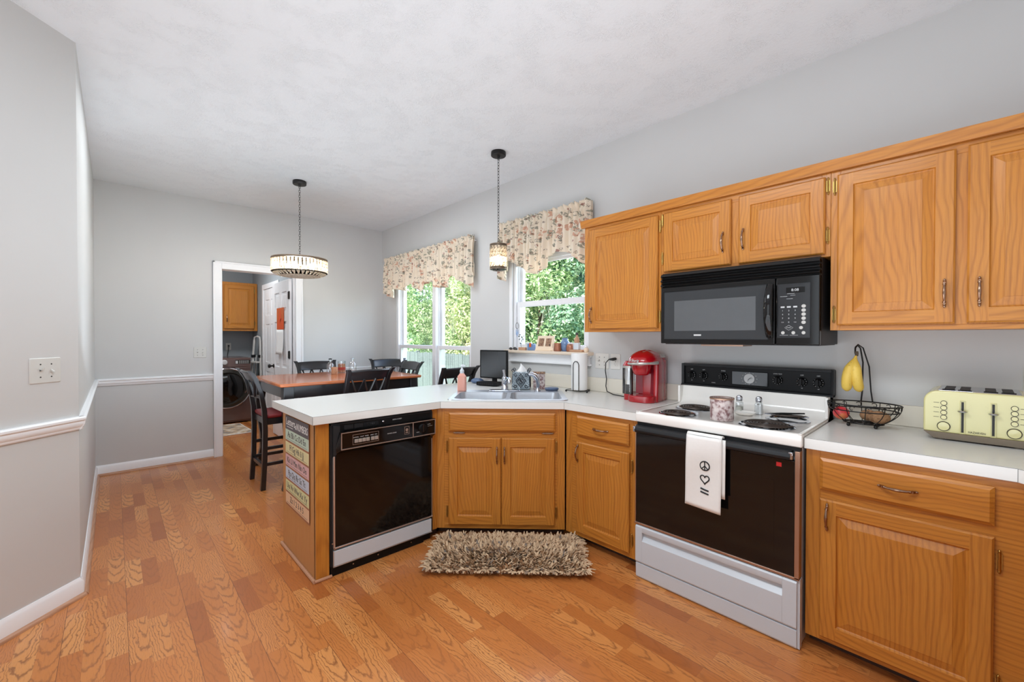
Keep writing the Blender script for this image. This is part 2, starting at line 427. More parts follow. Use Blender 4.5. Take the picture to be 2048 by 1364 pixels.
# ------------------------------------------------------------------ mesh building
class MB:
    def __init__(s): s.v, s.f, s.mi, s.t, s.tr = [], [], [], [], None
    def vt(s, p):
        p = Vector(p)
        s.v.append(tuple(s.tr @ p) if s.tr else tuple(p)); return len(s.v) - 1
    def add(s, vs, fs, m=0):
        b = len(s.v)
        for p in vs: s.vt(p)
        for f in fs: s.f.append([b + i for i in f]); s.mi.append(m)
    def box(s, a, b, m=0):
        x0, y0, z0 = (min(a[i], b[i]) for i in range(3)); x1, y1, z1 = (max(a[i], b[i]) for i in range(3))
        s.add([(x0, y0, z0), (x1, y0, z0), (x1, y1, z0), (x0, y1, z0), (x0, y0, z1), (x1, y0, z1), (x1, y1, z1), (x0, y1, z1)],
              [(0, 3, 2, 1), (4, 5, 6, 7), (0, 1, 5, 4), (1, 2, 6, 5), (2, 3, 7, 6), (3, 0, 4, 7)], m)
        return s
    def lathe(s, prof, c=(0, 0, 0), n=24, m=0, axis='z', sx=1, sy=1):
        rs = []
        for r, z in prof:
            ring = []
            for k in range(n):
                a = 2 * PI * k / n
                p = (r * math.cos(a) * sx, r * math.sin(a) * sy, z)
                if axis == 'y': p = (p[0], -p[2], p[1])
                if axis == 'x': p = (p[2], p[0], p[1])
                ring.append(s.vt((p[0] + c[0], p[1] + c[1], p[2] + c[2])))
            rs.append(ring)
        for i in range(len(rs) - 1):
            for k in range(n):
                s.f.append([rs[i][k], rs[i][(k + 1) % n], rs[i + 1][(k + 1) % n], rs[i + 1][k]]); s.mi.append(m)
        s.f.append(rs[0][::-1]); s.mi.append(m); s.f.append(rs[-1][:]); s.mi.append(m)
        return s
    def tube(s, pts, r, n=8, m=0, closed=False, flat=1.0):
        pts = [Vector(p) for p in pts]; N = len(pts)
        rr = r if isinstance(r, (list, tuple)) else [r] * N
        prev = None; rs = []
        for i, p in enumerate(pts):
            if closed: t = pts[(i + 1) % N] - pts[i - 1]
            else: t = pts[min(i + 1, N - 1)] - pts[max(i - 1, 0)]
            t.normalize()
            if prev is None:
                ref = Vector((0, 0, 1)) if abs(t.z) < .9 else Vector((1, 0, 0))
                a = t.cross(ref).normalized()
            else:
                a = (prev - t * prev.dot(t))
                a = a.normalized() if a.length > 1e-6 else t.orthogonal().normalized()
            prev = a; b = t.cross(a)
            rs.append([s.vt(p + a * math.cos(2 * PI * k / n) * rr[i] + b * math.sin(2 * PI * k / n) * rr[i] * flat) for k in range(n)])
        for i in range(N if closed else N - 1):
            for k in range(n):
                s.f.append([rs[i][k], rs[i][(k + 1) % n], rs[(i + 1) % N][(k + 1) % n], rs[(i + 1) % N][k]]); s.mi.append(m)
        if not closed:
            s.f.append(rs[0][::-1]); s.mi.append(m); s.f.append(rs[-1][:]); s.mi.append(m)
        return s
    def prism(s, poly, z0, z1, m=0, top=None):
        """poly: (x,y) counter-clockwise; top: optional other outline at z1"""
        n = len(poly); top = top or poly
        b = [s.vt((x, y, z0)) for x, y in poly]; t = [s.vt((x, y, z1)) for x, y in top]
        s.f.append(b[::-1]); s.mi.append(m); s.f.append(t[:]); s.mi.append(m)
        for k in range(n):
            s.f.append([b[k], b[(k + 1) % n], t[(k + 1) % n], t[k]]); s.mi.append(m)
        return s
    def extr(s, prof, x0, x1, m=0, axis='x'):
        """profile (a,b) swept along an axis; axis x: a->y, b->z ; axis y: a->x, b->z"""
        n = len(prof)
        if axis == 'x': P = lambda q, w: (w, q[0], q[1])
        elif axis == 'y': P = lambda q, w: (q[0], w, q[1])
        else: P = lambda q, w: (q[0], q[1], w)
        a = [s.vt(P(q, x0)) for q in prof]; b = [s.vt(P(q, x1)) for q in prof]
        s.f.append(a[::-1]); s.mi.append(m); s.f.append(b[:]); s.mi.append(m)
        for k in range(n):
            s.f.append([a[k], a[(k + 1) % n], b[(k + 1) % n], b[k]]); s.mi.append(m)
        return s
    def ell(s, c, rx, ry, rz, m=0, nu=20, nv=12, fn=None):
        rs = []
        for j in range(nv + 1):
            ph = PI * j / nv
            ring = []
            for i in range(nu):
                a = 2 * PI * i / nu
                k = fn(a, ph) if fn else 1.0
                ring.append(s.vt((c[0] + rx * k * math.sin(ph) * math.cos(a), c[1] + ry * k * math.sin(ph) * math.sin(a), c[2] - rz * k * math.cos(ph))))
            rs.append(ring)
        for j in range(nv):
            for i in range(nu):
                s.f.append([rs[j][i], rs[j][(i + 1) % nu], rs[j + 1][(i + 1) % nu], rs[j + 1][i]]); s.mi.append(m)
        return s
    def grid(s, fn, nu, nv, m=0):
        g = [[s.vt(fn(i / nu, j / nv)) for i in range(nu + 1)] for j in range(nv + 1)]
        for j in range(nv):
            for i in range(nu):
                s.f.append([g[j][i], g[j][i + 1], g[j + 1][i + 1], g[j + 1][i]]); s.mi.append(m)
        return s
    def text(s, txt, size, mat4, m=0, depth=.0006, squash=1.0):
        cu = bpy.data.curves.new('t', 'FONT'); cu.body = txt; cu.size = size; cu.extrude = depth / 2
        cu.align_x = 'CENTER'; cu.align_y = 'CENTER'; cu.resolution_u = 2
        o = bpy.data.objects.new('t', cu); COL.objects.link(o)
        bpy.context.view_layer.update()
        me = o.to_mesh()
        b = len(s.v)
        for v in me.vertices: s.vt(mat4 @ Vector((v.co.x * squash, v.co.y, v.co.z)))
        for p in me.polygons: s.f.append([b + i for i in p.vertices]); s.mi.append(m)
        o.to_mesh_clear(); bpy.data.objects.remove(o); bpy.data.curves.remove(cu)
        return s

def FRONT(x, y, z):           # text or flat art standing on a face that looks towards local -y
    return Matrix.Translation((x, y, z)) @ Matrix.Rotation(PI / 2, 4, 'X')

def build(name, mb, mats, parent=None, bevel=0, seg=2, smooth=35, sub=0, solid=0, world=False, tint=None):
    mats = mats if isinstance(mats, (list, tuple)) else [mats]
    me = bpy.data.meshes.new(name)
    vs = mb.v
    if parent is not None and world:
        inv = parent.matrix_world.inverted(); vs = [tuple(inv @ Vector(p)) for p in vs]
    me.from_pydata(vs, [], mb.f)
    for k in mats: me.materials.append(M[k] if isinstance(k, str) else k)
    me.polygons.foreach_set('material_index', mb.mi)
    me.update()
    if smooth is not None:
        me.polygons.foreach_set('use_smooth', [True] * len(me.polygons))
        me.set_sharp_from_angle(angle=math.radians(smooth))
    if tint is not None:
        at = me.attributes.new('tint', 'FLOAT', 'FACE'); at.data.foreach_set('value', tint)
    o = bpy.data.objects.new(name, me); COL.objects.link(o)
    if parent is not None:
        o.parent = parent
    if solid:
        md = o.modifiers.new('solid', 'SOLIDIFY'); md.thickness = solid
    if bevel:
        md = o.modifiers.new('bevel', 'BEVEL'); md.width = bevel; md.segments = seg; md.limit_method = 'ANGLE'; md.angle_limit = math.radians(40)
        md.harden_normals = False
    if sub:
        md = o.modifiers.new('sub', 'SUBSURF'); md.levels = sub; md.render_levels = sub
    return o

def thing(name, label, cat, loc=(0, 0, 0), rz=0.0, group=None):
    o = bpy.data.objects.new(name, None); COL.objects.link(o)
    o.empty_display_size = .05
    o.location = loc; o.rotation_euler = (0, 0, rz)
    o.matrix_world = Matrix.Translation(loc) @ Matrix.Rotation(rz, 4, 'Z')
    tag(o, label, cat, group); return o
def tag(o, label, cat, group=None):
    o['label'] = label; o['category'] = cat
    if group: o['group'] = group
    return o
def solo(name, mb, mats, label, cat, loc=(0, 0, 0), rz=0.0, group=None, **kw):
    o = build(name, mb, mats, **kw); o.location = loc; o.rotation_euler = (0, 0, rz)
    return tag(o, label, cat, group)
def struct(name, mb, mats, parent=None, **kw):
    o = build(name, mb, mats, parent, **kw)
    if parent is None: o['kind'] = 'structure'
    return o
def dup(o, loc=None, rz=None, label=None, parent=None):
    c = o.copy(); COL.objects.link(c)
    if parent is not None: c.parent = parent
    for ch in list(o.children): dup(ch, parent=c)
    if loc is not None: c.location = loc
    if rz is not None: c.rotation_euler = (0, 0, rz)
    if label: c['label'] = label
    return c
def rrect(x0, y0, x1, y1, r, n=5):
    out = []
    for cx, cy, a0 in ((x1 - r, y1 - r, 0), (x0 + r, y1 - r, 90), (x0 + r, y0 + r, 180), (x1 - r, y0 + r, 270)):
        for k in range(n + 1):
            a = math.radians(a0 + 90 * k / n); out.append((cx + r * math.cos(a), cy + r * math.sin(a)))
    return out
# ================================================================== the room
CZ = 2.81
XL = 2.544; YL = -2.900            # outer corner where the left wall turns 45 degrees
XE, YE = 6.5, -4.7
m = MB()
m.add([(-3.1, -4.9, 0), (6.7, -4.9, 0), (6.7, .14, 0), (-3.1, .14, 0), (-3.1, -4.9, -.1), (6.7, -4.9, -.1), (6.7, .14, -.1), (-3.1, .14, -.1)],
      [(0, 1, 2, 3), (7, 6, 5, 4), (0, 4, 5, 1), (1, 5, 6, 2), (2, 6, 7, 3), (3, 7, 4, 0)])
struct('floor', m, 'floor', smooth=None)
struct('ceiling', MB().box((-3.1, -4.9, CZ), (6.7, .14, CZ + .12)), 'ceiling', smooth=None)

def holed(a0, a1, z1, holes, mk):
    """wall slab split round its openings: holes (a0,a1,z0,z1) sorted; mk(a0,a1,z0,z1) adds a box"""
    a = a0
    for h0, h1, hz0, hz1 in holes:
        mk(a, h0, 0, z1)
        if hz0 > 0: mk(h0, h1, 0, hz0)
        mk(h0, h1, hz1, z1); a = h1
    mk(a, a1, 0, z1)
W1 = (.416, 2.045, .46, 2.26); W2 = (2.69, 3.575, 1.178, 2.12)
m = MB(); holed(-.12, XE + .1, CZ, [W1, W2], lambda a, b, c, d: m.box((a, 0, c), (b, .14, d)))
struct('wall_right', m, 'wall', smooth=None)
DY0, DY1, DZ = -1.893, -1.135, 2.074
m = MB(); holed(YL, 0, CZ, [(DY0 - .015, DY1 + .015, 0, DZ + .015)], lambda a, b, c, d: m.box((-.12, a, c), (0, b, d)))
struct('wall_back', m, 'wall', smooth=None)
m = MB().prism([(-.12, YL - .12), (XL - .05, YL - .12), (XL, YL), (-.12, YL)], 0, CZ)
struct('wall_left', m, 'wall', smooth=None)
e = 1.8
m = MB().prism([(XL, YL), (XL - .05, YL - .12), (XL + e - .05, YL - e - .05), (XL + e, YL - e)], 0, CZ)
struct('wall_diagonal', m, 'wall', smooth=None)
struct('wall_rear', MB().box((XL + e - .1, YE - .12, 0), (XE + .1, YE, CZ)), 'wall', smooth=None)
struct('wall_far_right', MB().box((XE, YE, 0), (XE + .1, 0, CZ)), 'wall', smooth=None)
# laundry room
struct('wall_laundry_far', MB().box((-2.97, -3.0, 0), (-2.85, -.86, CZ)), 'laundry_wall', smooth=None)
struct('wall_laundry_right', MB().box((-2.85, -1.0, 0), (-.12, -.86, CZ)), 'laundry_wall', smooth=None)
struct('wall_laundry_left', MB().box((-2.85, -3.12, 0), (-.12, -3.0, CZ)), 'laundry_wall', smooth=None)
struct('wall_laundry_near', MB().box((-.126, -3.0, 0), (-.12, DY0 - .015, CZ)), 'laundry_wall', smooth=None)

# baseboards and shoe moulding
def base_run(name, p, q, h=.095, t=.014, lab=None):
    p, q = Vector((p[0], p[1], 0)), Vector((q[0], q[1], 0)); d = q - p; L = d.length
    prof = [(0, 0), (-t, 0), (-t, h - .02), (-t * .55, h - .008), (-t * .3, h), (0, h)]
    o = struct(name, MB().extr(prof, 0, L), 'trim'); o.location = p; o.rotation_euler = (0, 0, math.atan2(d.y, d.x))
def shoe_run(name, p, q, mat='oak_shoe', off=.014):
    p, q = Vector((p[0], p[1], 0)), Vector((q[0], q[1], 0)); d = q - p; L = d.length
    prof = [(-off, 0)] + [(-off - .017 * math.cos(a), .017 * math.sin(a)) for a in [0, .5, 1.0, PI / 2]]
    o = struct(name, MB().extr(prof, 0, L), mat); o.location = p; o.rotation_euler = (0, 0, math.atan2(d.y, d.x))
# every run goes so that the room lies on the -y side of its local frame
base_run('baseboard_back', (0, YL + .001), (0, -1.976)); shoe_run('trim_1', (0, YL + .015), (0, -1.976))
base_run('baseboard_back_corner', (0, -1.06), (0, -.002)); shoe_run('trim_2', (0, -1.06), (0, -.016))
base_run('baseboard_left', (XL + .006, YL), (0.014, YL)); shoe_run('trim_3', (XL + .01, YL), (.03, YL))
base_run('baseboard_diagonal', (XL + e, YL - e), (XL - .003, YL + .003)); shoe_run('trim_4', (XL + e, YL - e), (XL - .005, YL + .005))
base_run('baseboard_right', (.0, 0), (2.4, 0))
# chair rails
def rail(name, p, q, z=.852, h=.067):
    p, q = Vector((p[0], p[1], z)), Vector((q[0], q[1], z)); d = q - p; L = d.length
    prof = [(0, 0), (-.008, 0), (-.012, .006), (-.012, .012), (-.017, .018), (-.022, .032), (-.020, .042), (-.027, .050), (-.027, .060), (-.018, .067), (0, .067)]
    o = struct(name, MB().extr(prof, 0, L), 'trim'); o.location = p; o.rotation_euler = (0, 0, math.atan2(d.y, d.x))
rail('trim_5', (0, YL), (0, -1.976)); rail('trim_6', (0, -1.06), (0, 0))
rail('trim_7', (XL + .011, YL), (0, YL)); rail('trim_8', (XL + e, YL - e), (XL - .008, YL + .008)); rail('trim_9', (0, 0), (W1[0], 0))
# door casing of the laundry doorway (kitchen side) with its jamb
def casing(name, y0, y1, z1, x=0, s=1, w=.082):
    m = MB(); t = .017
    pr = lambda a, b, c, d: m.box((x, a, c), (x + s * t, b, d))
    pr(y0 - w, y0, 0, z1 + w); pr(y1, y1 + w, 0, z1 + w); pr(y0, y1, z1, z1 + w)
    for a, b in ((y0 - w, y0 - w + .018), (y1 + w - .018, y1 + w)): m.box((x, a, 0), (x + s * (t + .007), b, z1 + w))
    m.box((x, y0 - w, z1 + w - .018), (x + s * (t + .007), y1 + w, z1 + w))
    return m
m = casing('c', DY0, DY1, DZ)
m.box((-.12, DY0 - .014, 0), (0, DY0, DZ)); m.box((-.12, DY1, 0), (0, DY1 + .014, DZ)); m.box((-.12, DY0 - .014, DZ), (0, DY1 + .014, DZ + .014))
m.box((-.075, DY1 - .012, 0), (-.04, DY1, DZ)); m.box((-.075, DY0, 0), (-.04, DY0 + .012, DZ))
struct('trim_10', m, 'trim', bevel=.003, smooth=35)
m = casing('c', DY0, DY1, DZ, x=-.1265, s=-1)
struct('trim_11', m, 'trim', bevel=.003)

# the open six panel door of the laundry room
def panel_door(m, x0, x1, z0, z1, y0, y1):
    """six panel door between x0..x1; panels sunk on both faces"""
    w = x1 - x0; st = .11; md = .10
    rows = [(.215, .78), (.93, 1.52), (1.66, 1.9)]
    xs = [(x0 + st, x0 + w / 2 - md / 2), (x0 + w / 2 + md / 2, x1 - st)]
    m.box((x0, y0, z0), (x0 + st, y1, z1)); m.box((x1 - st, y0, z0), (x1, y1, z1)); m.box((x0 + w / 2 - md / 2, y0, z0), (x0 + w / 2 + md / 2, y1, z1))
    zz = [z0] + [v for r in rows for v in r] + [z1]
    for a, b in xs:
        for i in range(0, len(zz), 2): m.box((a, y0, zz[i]), (b, y1, zz[i + 1]))
        for r0, r1 in rows:
            m.box((a, y0 + .012, r0), (b, y1 - .012, r1))
            m.box((a + .035, y0 + .005, r0 + .035), (b - .035, y1 - .005, r1 - .035))
dr = thing('door_1', 'open white six panel door inside the laundry doorway with black hinges', 'door', (-.10, DY1 - .012, 0), math.radians(180))
del dr['label'], dr['category']; dr['kind'] = 'structure'
m = MB(); panel_door(m, 0.004, .752, .01, 2.045, 0.0, .035)
build('door_leaf', m, 'trim', dr, bevel=.004)
for z in (.25, 1.10, 1.84):
    h = MB().box((-.014, .028, z - .045), (.03, .041, z + .045)); h.lathe([(.007, z - .05), (.007, z + .05)], (-.008, .036, 0), 10)
    build('hinge', h, 'iron', dr)
h = MB(); h.lathe([(.027, 0), (.027, .006), (.011, .012), (.011, .035), (.024, .044), (.029, .056), (.024, .068), (.008, .072)], (.69, .035, .93), 20, axis='y')
for i in range(len(h.v)):
    x_, y_, z_ = h.v[i]; h.v[i] = (x_, .035 + (.035 - y_), z_)
build('door_handle', h, 'iron', dr)
# a second, closed door in the side wall of the laundry room
m = MB(); w = .082
m.box((-2.146, -1.017, 0), (-2.064, -1.0, 2.156)); m.box((-1.30, -1.017, 0), (-1.218, -1.0, 2.156)); m.box((-2.064, -1.017, 2.074), (-1.30, -1.0, 2.156))
struct('trim_12', m, 'trim', bevel=.003)
m = MB(); panel_door(m, -2.062, -1.302, .01, 2.07, -1.008, -.99)
struct('door_2', m, 'trim', bevel=.003)

# windows
def window(name, x0, x1, z0, z1, meet, mull=None, top_blind=False):
    w = bpy.data.objects.new(name, None); COL.objects.link(w); w.location = (x0, 0, z0); w['kind'] = 'structure'
    w.matrix_world = Matrix.Translation((x0, 0, z0))
    f = MB(); t = .028
    f.box((x0, .012, z0), (x0 + t, .14, z1)); f.box((x1 - t, .012, z0), (x1, .14, z1))
    f.box((x0, .012, z1 - t), (x1, .14, z1)); f.box((x0, .012, z0), (x1, .14, z0 + t))
    units = [(x0 + t, x1 - t)]
    if mull:
        f.box((mull[0], .005, z0), (mull[1], .14, z1)); units = [(x0 + t, mull[0]), (mull[1], x1 - t)]
    for a, b in units:
        for xx in (a, b - .012): f.box((xx, .05, z0 + t), (xx + .012, .066, z1 - t))
    build('window_frame', f, 'vinyl', w, bevel=.002, world=True)
    zm0, zm1 = meet
    for a, b in units:
        s = MB(); r = .04   # lower sash, nearer the room
        s.box((a + .004, .028, z0 + t), (a + r, .062, zm1)); s.box((b - r, .028, z0 + t), (b - .004, .062, zm1))
        s.box((a + r, .028, zm0), (b - r, .062, zm1)); s.box((a + r, .028, z0 + t), (b - r, .062, z0 + t + .05))
        so = build('lower_sash', s, 'vinyl', w, bevel=.003, world=True)
        build('pane', MB().box((a + r, .044, z0 + t + .05), (b - r, .047, zm0)), 'pane', so, world=True, smooth=None)
        s = MB()
        s.box((a + .004, .070, zm0 + .005), (a + r, .104, z1 - t)); s.box((b - r, .070, zm0 + .005), (b - .004, .104, z1 - t))
        s.box((a + r, .070, zm0 + .005), (b - r, .104, zm1)); s.box((a + r, .070, z1 - t - .045), (b - r, .104, z1 - t))
        so = build('upper_sash', s, 'vinyl', w, bevel=.003, world=True)
        build('pane', MB().box((a + r, .086, zm1), (b - r, .089, z1 - t - .045)), 'pane', so, world=True, smooth=None)
    return w
window('window_1', *W1, meet=(1.178, 1.222), mull=(1.285, 1.355))
w2 = window('window_2', W2[0], W2[1], W2[2], W2[3], meet=(1.605, 1.655))
m = MB().box((2.64, -.075, 1.178), (3.625, .03, 1.204))
build('sill', m, plain('cream stained sill', (232, 214, 194), .45), w2, bevel=.006, world=True)
m = MB().box((2.675, -.022, 1.095), (3.595, 0, 1.178)); m.box((2.66, -.032, 1.095), (3.61, 0, 1.11)); m.box((2.66, -.030, 1.163), (3.61, 0, 1.178))
build('apron', m, 'trim', w2, bevel=.003, world=True)
m = MB()
m.box((W2[0] + .03, .012, 2.015), (W2[1] - .03, .026, 2.09)); m.box((W2[0] + .03, .010, 1.985), (W2[1] - .03, .024, 2.013))
build('head_trim', m, 'vinyl', w2, bevel=.002, world=True)
m = MB(); m.box((2.652, -.012, 1.204), (2.69, 0, 2.2))
build('side_trim', m, 'trim', w2, bevel=.003, world=True)

# outlets and switches
def wall_plate(name, label, cat, loc, rz, w, h, kind, mat='plate', group=None):
    t = thing(name, label, cat, loc, rz, group)
    b = MB(); b.prism(rrect(-w / 2, -h / 2, w / 2, h / 2, .006, 3), 0, .004, top=rrect(-w / 2 + .004, -h / 2 + .004, w / 2 - .004, h / 2 - .004, .005, 3))
    b.v = [(x, -z, y) for x, y, z in b.v]
    build('cover_plate', b, mat, t, bevel=.0008)
    def screw(x, z):
        s = MB().lathe([(.0032, 0), (.0032, .001)], (x, -.004, z), 10, axis='y'); build('screw', s, 'slot', t)
    if kind[0] == 's':
        n = int(kind[1])
        for i in range(n):
            x = (i - (n - 1) / 2) * .046; up = (i % 2 == 0)
            build('slot_plate', MB().box((x - .005, -.0045, -.012), (x + .005, -.003, .012)), mat, t)
            a = .004 if up else -.004
            lv = MB().extr([(-.003, -.006), (-.018, a + (.008 if up else -.008)), (-.018, a), (-.003, .006)], x - .004, x + .004)
            build('toggle', lv, mat, t, bevel=.001)
            screw(x, .03); screw(x, -.03)
    else:
        for z in (.02, -.02):
            r = MB(); r.prism(rrect(-.017, -.0145, .017, .0145, .009, 4), 0, .0055); r.v = [(x, -zz, y + z) for x, y, zz in r.v]
            ro = build('receptacle', r, mat, t)
            sl = MB().box((-.0075, -.0058, z - .001), (-.0055, -.005, z + .007)).box((.0055, -.0058, z - .001), (.0075, -.005, z + .007)).lathe([(.0022, 0), (.0022, .0005)], (0, -.0055, z - .008), 8, axis='y')
            build('slots', sl, 'slot', ro)
        screw(0, 0)
    return t
wall_plate('light_switch', 'grey double toggle switch plate on the near left wall above the chair rail', 'light switch', (2.650 + .0005, -3.006 + .0005, 1.164), math.radians(135), .134, .122, 's2', 'plate2')
wall_plate('light_switch', 'white double switch plate beside the laundry doorway casing', 'light switch', (0.001, -2.09, 1.155), math.radians(90), .114, .118, 's2', 'plate2')
wall_plate('light_switch', 'white double switch plate on the wall right of the sink window', 'light switch', (3.705, -.001, 1.138), 0, .128, .12, 's2')
wall_plate('wall_outlet', 'white outlet with the black coffee maker plug in it', 'outlet', (3.826, -.001, 1.138), 0, .088, .118, 'o')
wall_plate('wall_outlet', 'white outlet on the wall behind the toaster at the right edge', 'outlet', (5.838, -.001, 1.138), 0, .078, .12, 'o')
wall_plate('wall_outlet', 'small grey outlet on the laundry wall above the washer', 'outlet', (-2.849, -1.36, 1.16), math.radians(90), .08, .12, 'o', 'plate2')

# ================================================================== outdoors
struct('ground', MB().box((-30, .3, -1.0), (14, 26, -.9)), 'lawn', smooth=None)
def fence():
    t = thing('picket_fence', 'pale weathered board fence in the yard beyond the dining window', 'fence', (-4.5, 4.0, -.9))
    m = MB(); rnd = random.Random(3)
    for k in range(92):
        x = -4.4 + k * .095; zt = 1.76 + rnd.uniform(-.02, .02); d = rnd.uniform(-.004, .004)
        m.prism([(x, -.01 + d), (x + .088, -.01 + d), (x + .088, .01 + d), (x, .01 + d)], 0, zt)
    build('boards', m, 'fence_wood', t, smooth=None)
    for z in (.3, 1.45): build('rail', MB().box((-4.4, .012, z), (4.4, .05, z + .09)), 'fence_wood', t)
    for k in range(4): build('post', MB().box((-4.3 + k * 2.8, .05, 0), (-4.2 + k * 2.8, .15, 1.8)), 'fence_wood', t)
fence()
def tree(label, loc, h, r, mats, seed, n, low=.1, branches=7, leaf=.056):
    rnd = random.Random(seed)
    t = thing('leafy_tree', label, 'tree', loc, 0)
    tr = MB()
    tr.tube([(0, 0, 0), (.06, .02, h * .3), (-.05, .05, h * .6), (.02, 0, h * .85)], [.13, .1, .07, .03], 8)
    build('trunk', tr, 'bark', t)
    br = MB()
    for k in range(branches):
        a = rnd.uniform(0, 2 * PI); z = h * rnd.uniform(.15, .6); q = Vector((0, 0, z)); d = Vector((math.cos(a), math.sin(a) - .3, rnd.uniform(.1, .9))).normalized()
        pts = [q]; rr = [.03]
        for i in range(5):
            d = (d + Vector((rnd.uniform(-.35, .35), rnd.uniform(-.35, .35), rnd.uniform(-.1, .3)))).normalized()
            q = q + d * r * .24; pts.append(q); rr.append(.026 - .004 * i)
        br.tube(pts, rr, 5)
    build('branches', br, 'twig', t)
    # clumps of leaves
    clumps = []
    for k in range(int(26 + r * 8)):
        a = rnd.uniform(0, 2 * PI); zz = rnd.uniform(low, 1.0); rad = r * math.sqrt(max(.05, 1 - (zz - .45) ** 2 * 2.6)) * rnd.uniform(.45, 1.0)
        clumps.append((Vector((rad * math.cos(a), rad * math.sin(a), zz * h)), rnd.uniform(.35, .75), rnd.random()))
    m = MB(); tint = []
    for i in range(int(n * 1.7)):
        c, cr, ct = clumps[rnd.randrange(len(clumps))]
        d = Vector((rnd.gauss(0, 1), rnd.gauss(0, 1), rnd.gauss(0, 1))).normalized()
        p = c + d * cr * rnd.uniform(.6, 1.0)
        nrm = (d + Vector((rnd.gauss(0, .6), rnd.gauss(0, .6), rnd.gauss(0, .6) + .4))).normalized()
        u = nrm.orthogonal().normalized(); w = nrm.cross(u); s = leaf * rnd.uniform(.6, 1.3); a = rnd.uniform(0, PI)
        u2 = u * math.cos(a) + w * math.sin(a); w2_ = nrm.cross(u2)
        b = len(m.v)
        m.v += [tuple(p - u2 * s), tuple(p + w2_ * s * .5 + nrm * s * .1), tuple(p + u2 * s), tuple(p - w2_ * s * .5 + nrm * s * .1)]
        m.f.append([b, b + 1, b + 2, b + 3]); m.mi.append(0); tint.append(min(1, max(0, ct * .55 + rnd.random() * .45)))
    o = build('foliage', m, mats, t, smooth=None, tint=tint)
    return t
TR = [('pale green tree crown beyond the fence, far left through the dining window', (-10.6, 8.4, -.9), 6.2, 2.6, 'leaf_a', 1, 15000),
      ('bright leafy tree behind the fence, seen in the left half of the dining window', (-7.4, 7.0, -.9), 5.6, 2.2, 'leaf_a', 2, 15000),
      ('yellowing tree behind the fence, seen in the right half of the dining window', (-4.9, 6.6, -.9), 5.4, 2.0, 'leaf_c', 3, 12000),
      ('mid green tree between the dining window view and the sink window view', (-3.2, 7.4, -.9), 6.0, 2.3, 'leaf_b', 4, 14000),
      ('dark green tree filling the upper sink window', (-.9, 6.9, -.9), 6.0, 2.3, 'leaf_b', 5, 16000),
      ('bright tree with pale bare branches low in the sink window', (-1.9, 5.3, -.9), 4.0, 1.3, 'leaf_a', 6, 7000),
      ('tall green tree at the right of the sink window view', (1.4, 7.6, -.9), 6.0, 2.4, 'leaf_b', 8, 12000)]
for a in TR:
    tree(a[0], a[1], a[2], a[3], a[4], a[5], a[6], branches=16 if a[5] == 6 else 8)
# a green mass of woods behind them all
rnd = random.Random(77)
m = MB(); tint = []
for i in range(26000):
    x = rnd.uniform(-20, 6); z = rnd.uniform(-.9, 6.4); y = 10.5 + rnd.gauss(0, .35) + .6 * math.sin(x * 1.3) * math.sin(z * 1.1)
    s = rnd.uniform(.08, .19); a = rnd.uniform(0, PI); t_ = rnd.uniform(-.7, .7)
    u = Vector((math.cos(a), t_ * .5, math.sin(a))); w = Vector((-math.sin(a), t_, math.cos(a)))
    p = Vector((x, y, z)); b = len(m.v)
    m.v += [tuple(p - u * s), tuple(p - w * s * .6), tuple(p + u * s), tuple(p + w * s * .6)]
    m.f.append([b, b + 1, b + 2, b + 3]); m.mi.append(0); tint.append(min(1, max(0, rnd.gauss(.42, .25))))
o = build('woodland_foliage', m, 'leaf_b', smooth=None, tint=tint)
tag(o, 'dense green woodland foliage filling the far background beyond the trees', 'foliage'); o['kind'] = 'stuff'
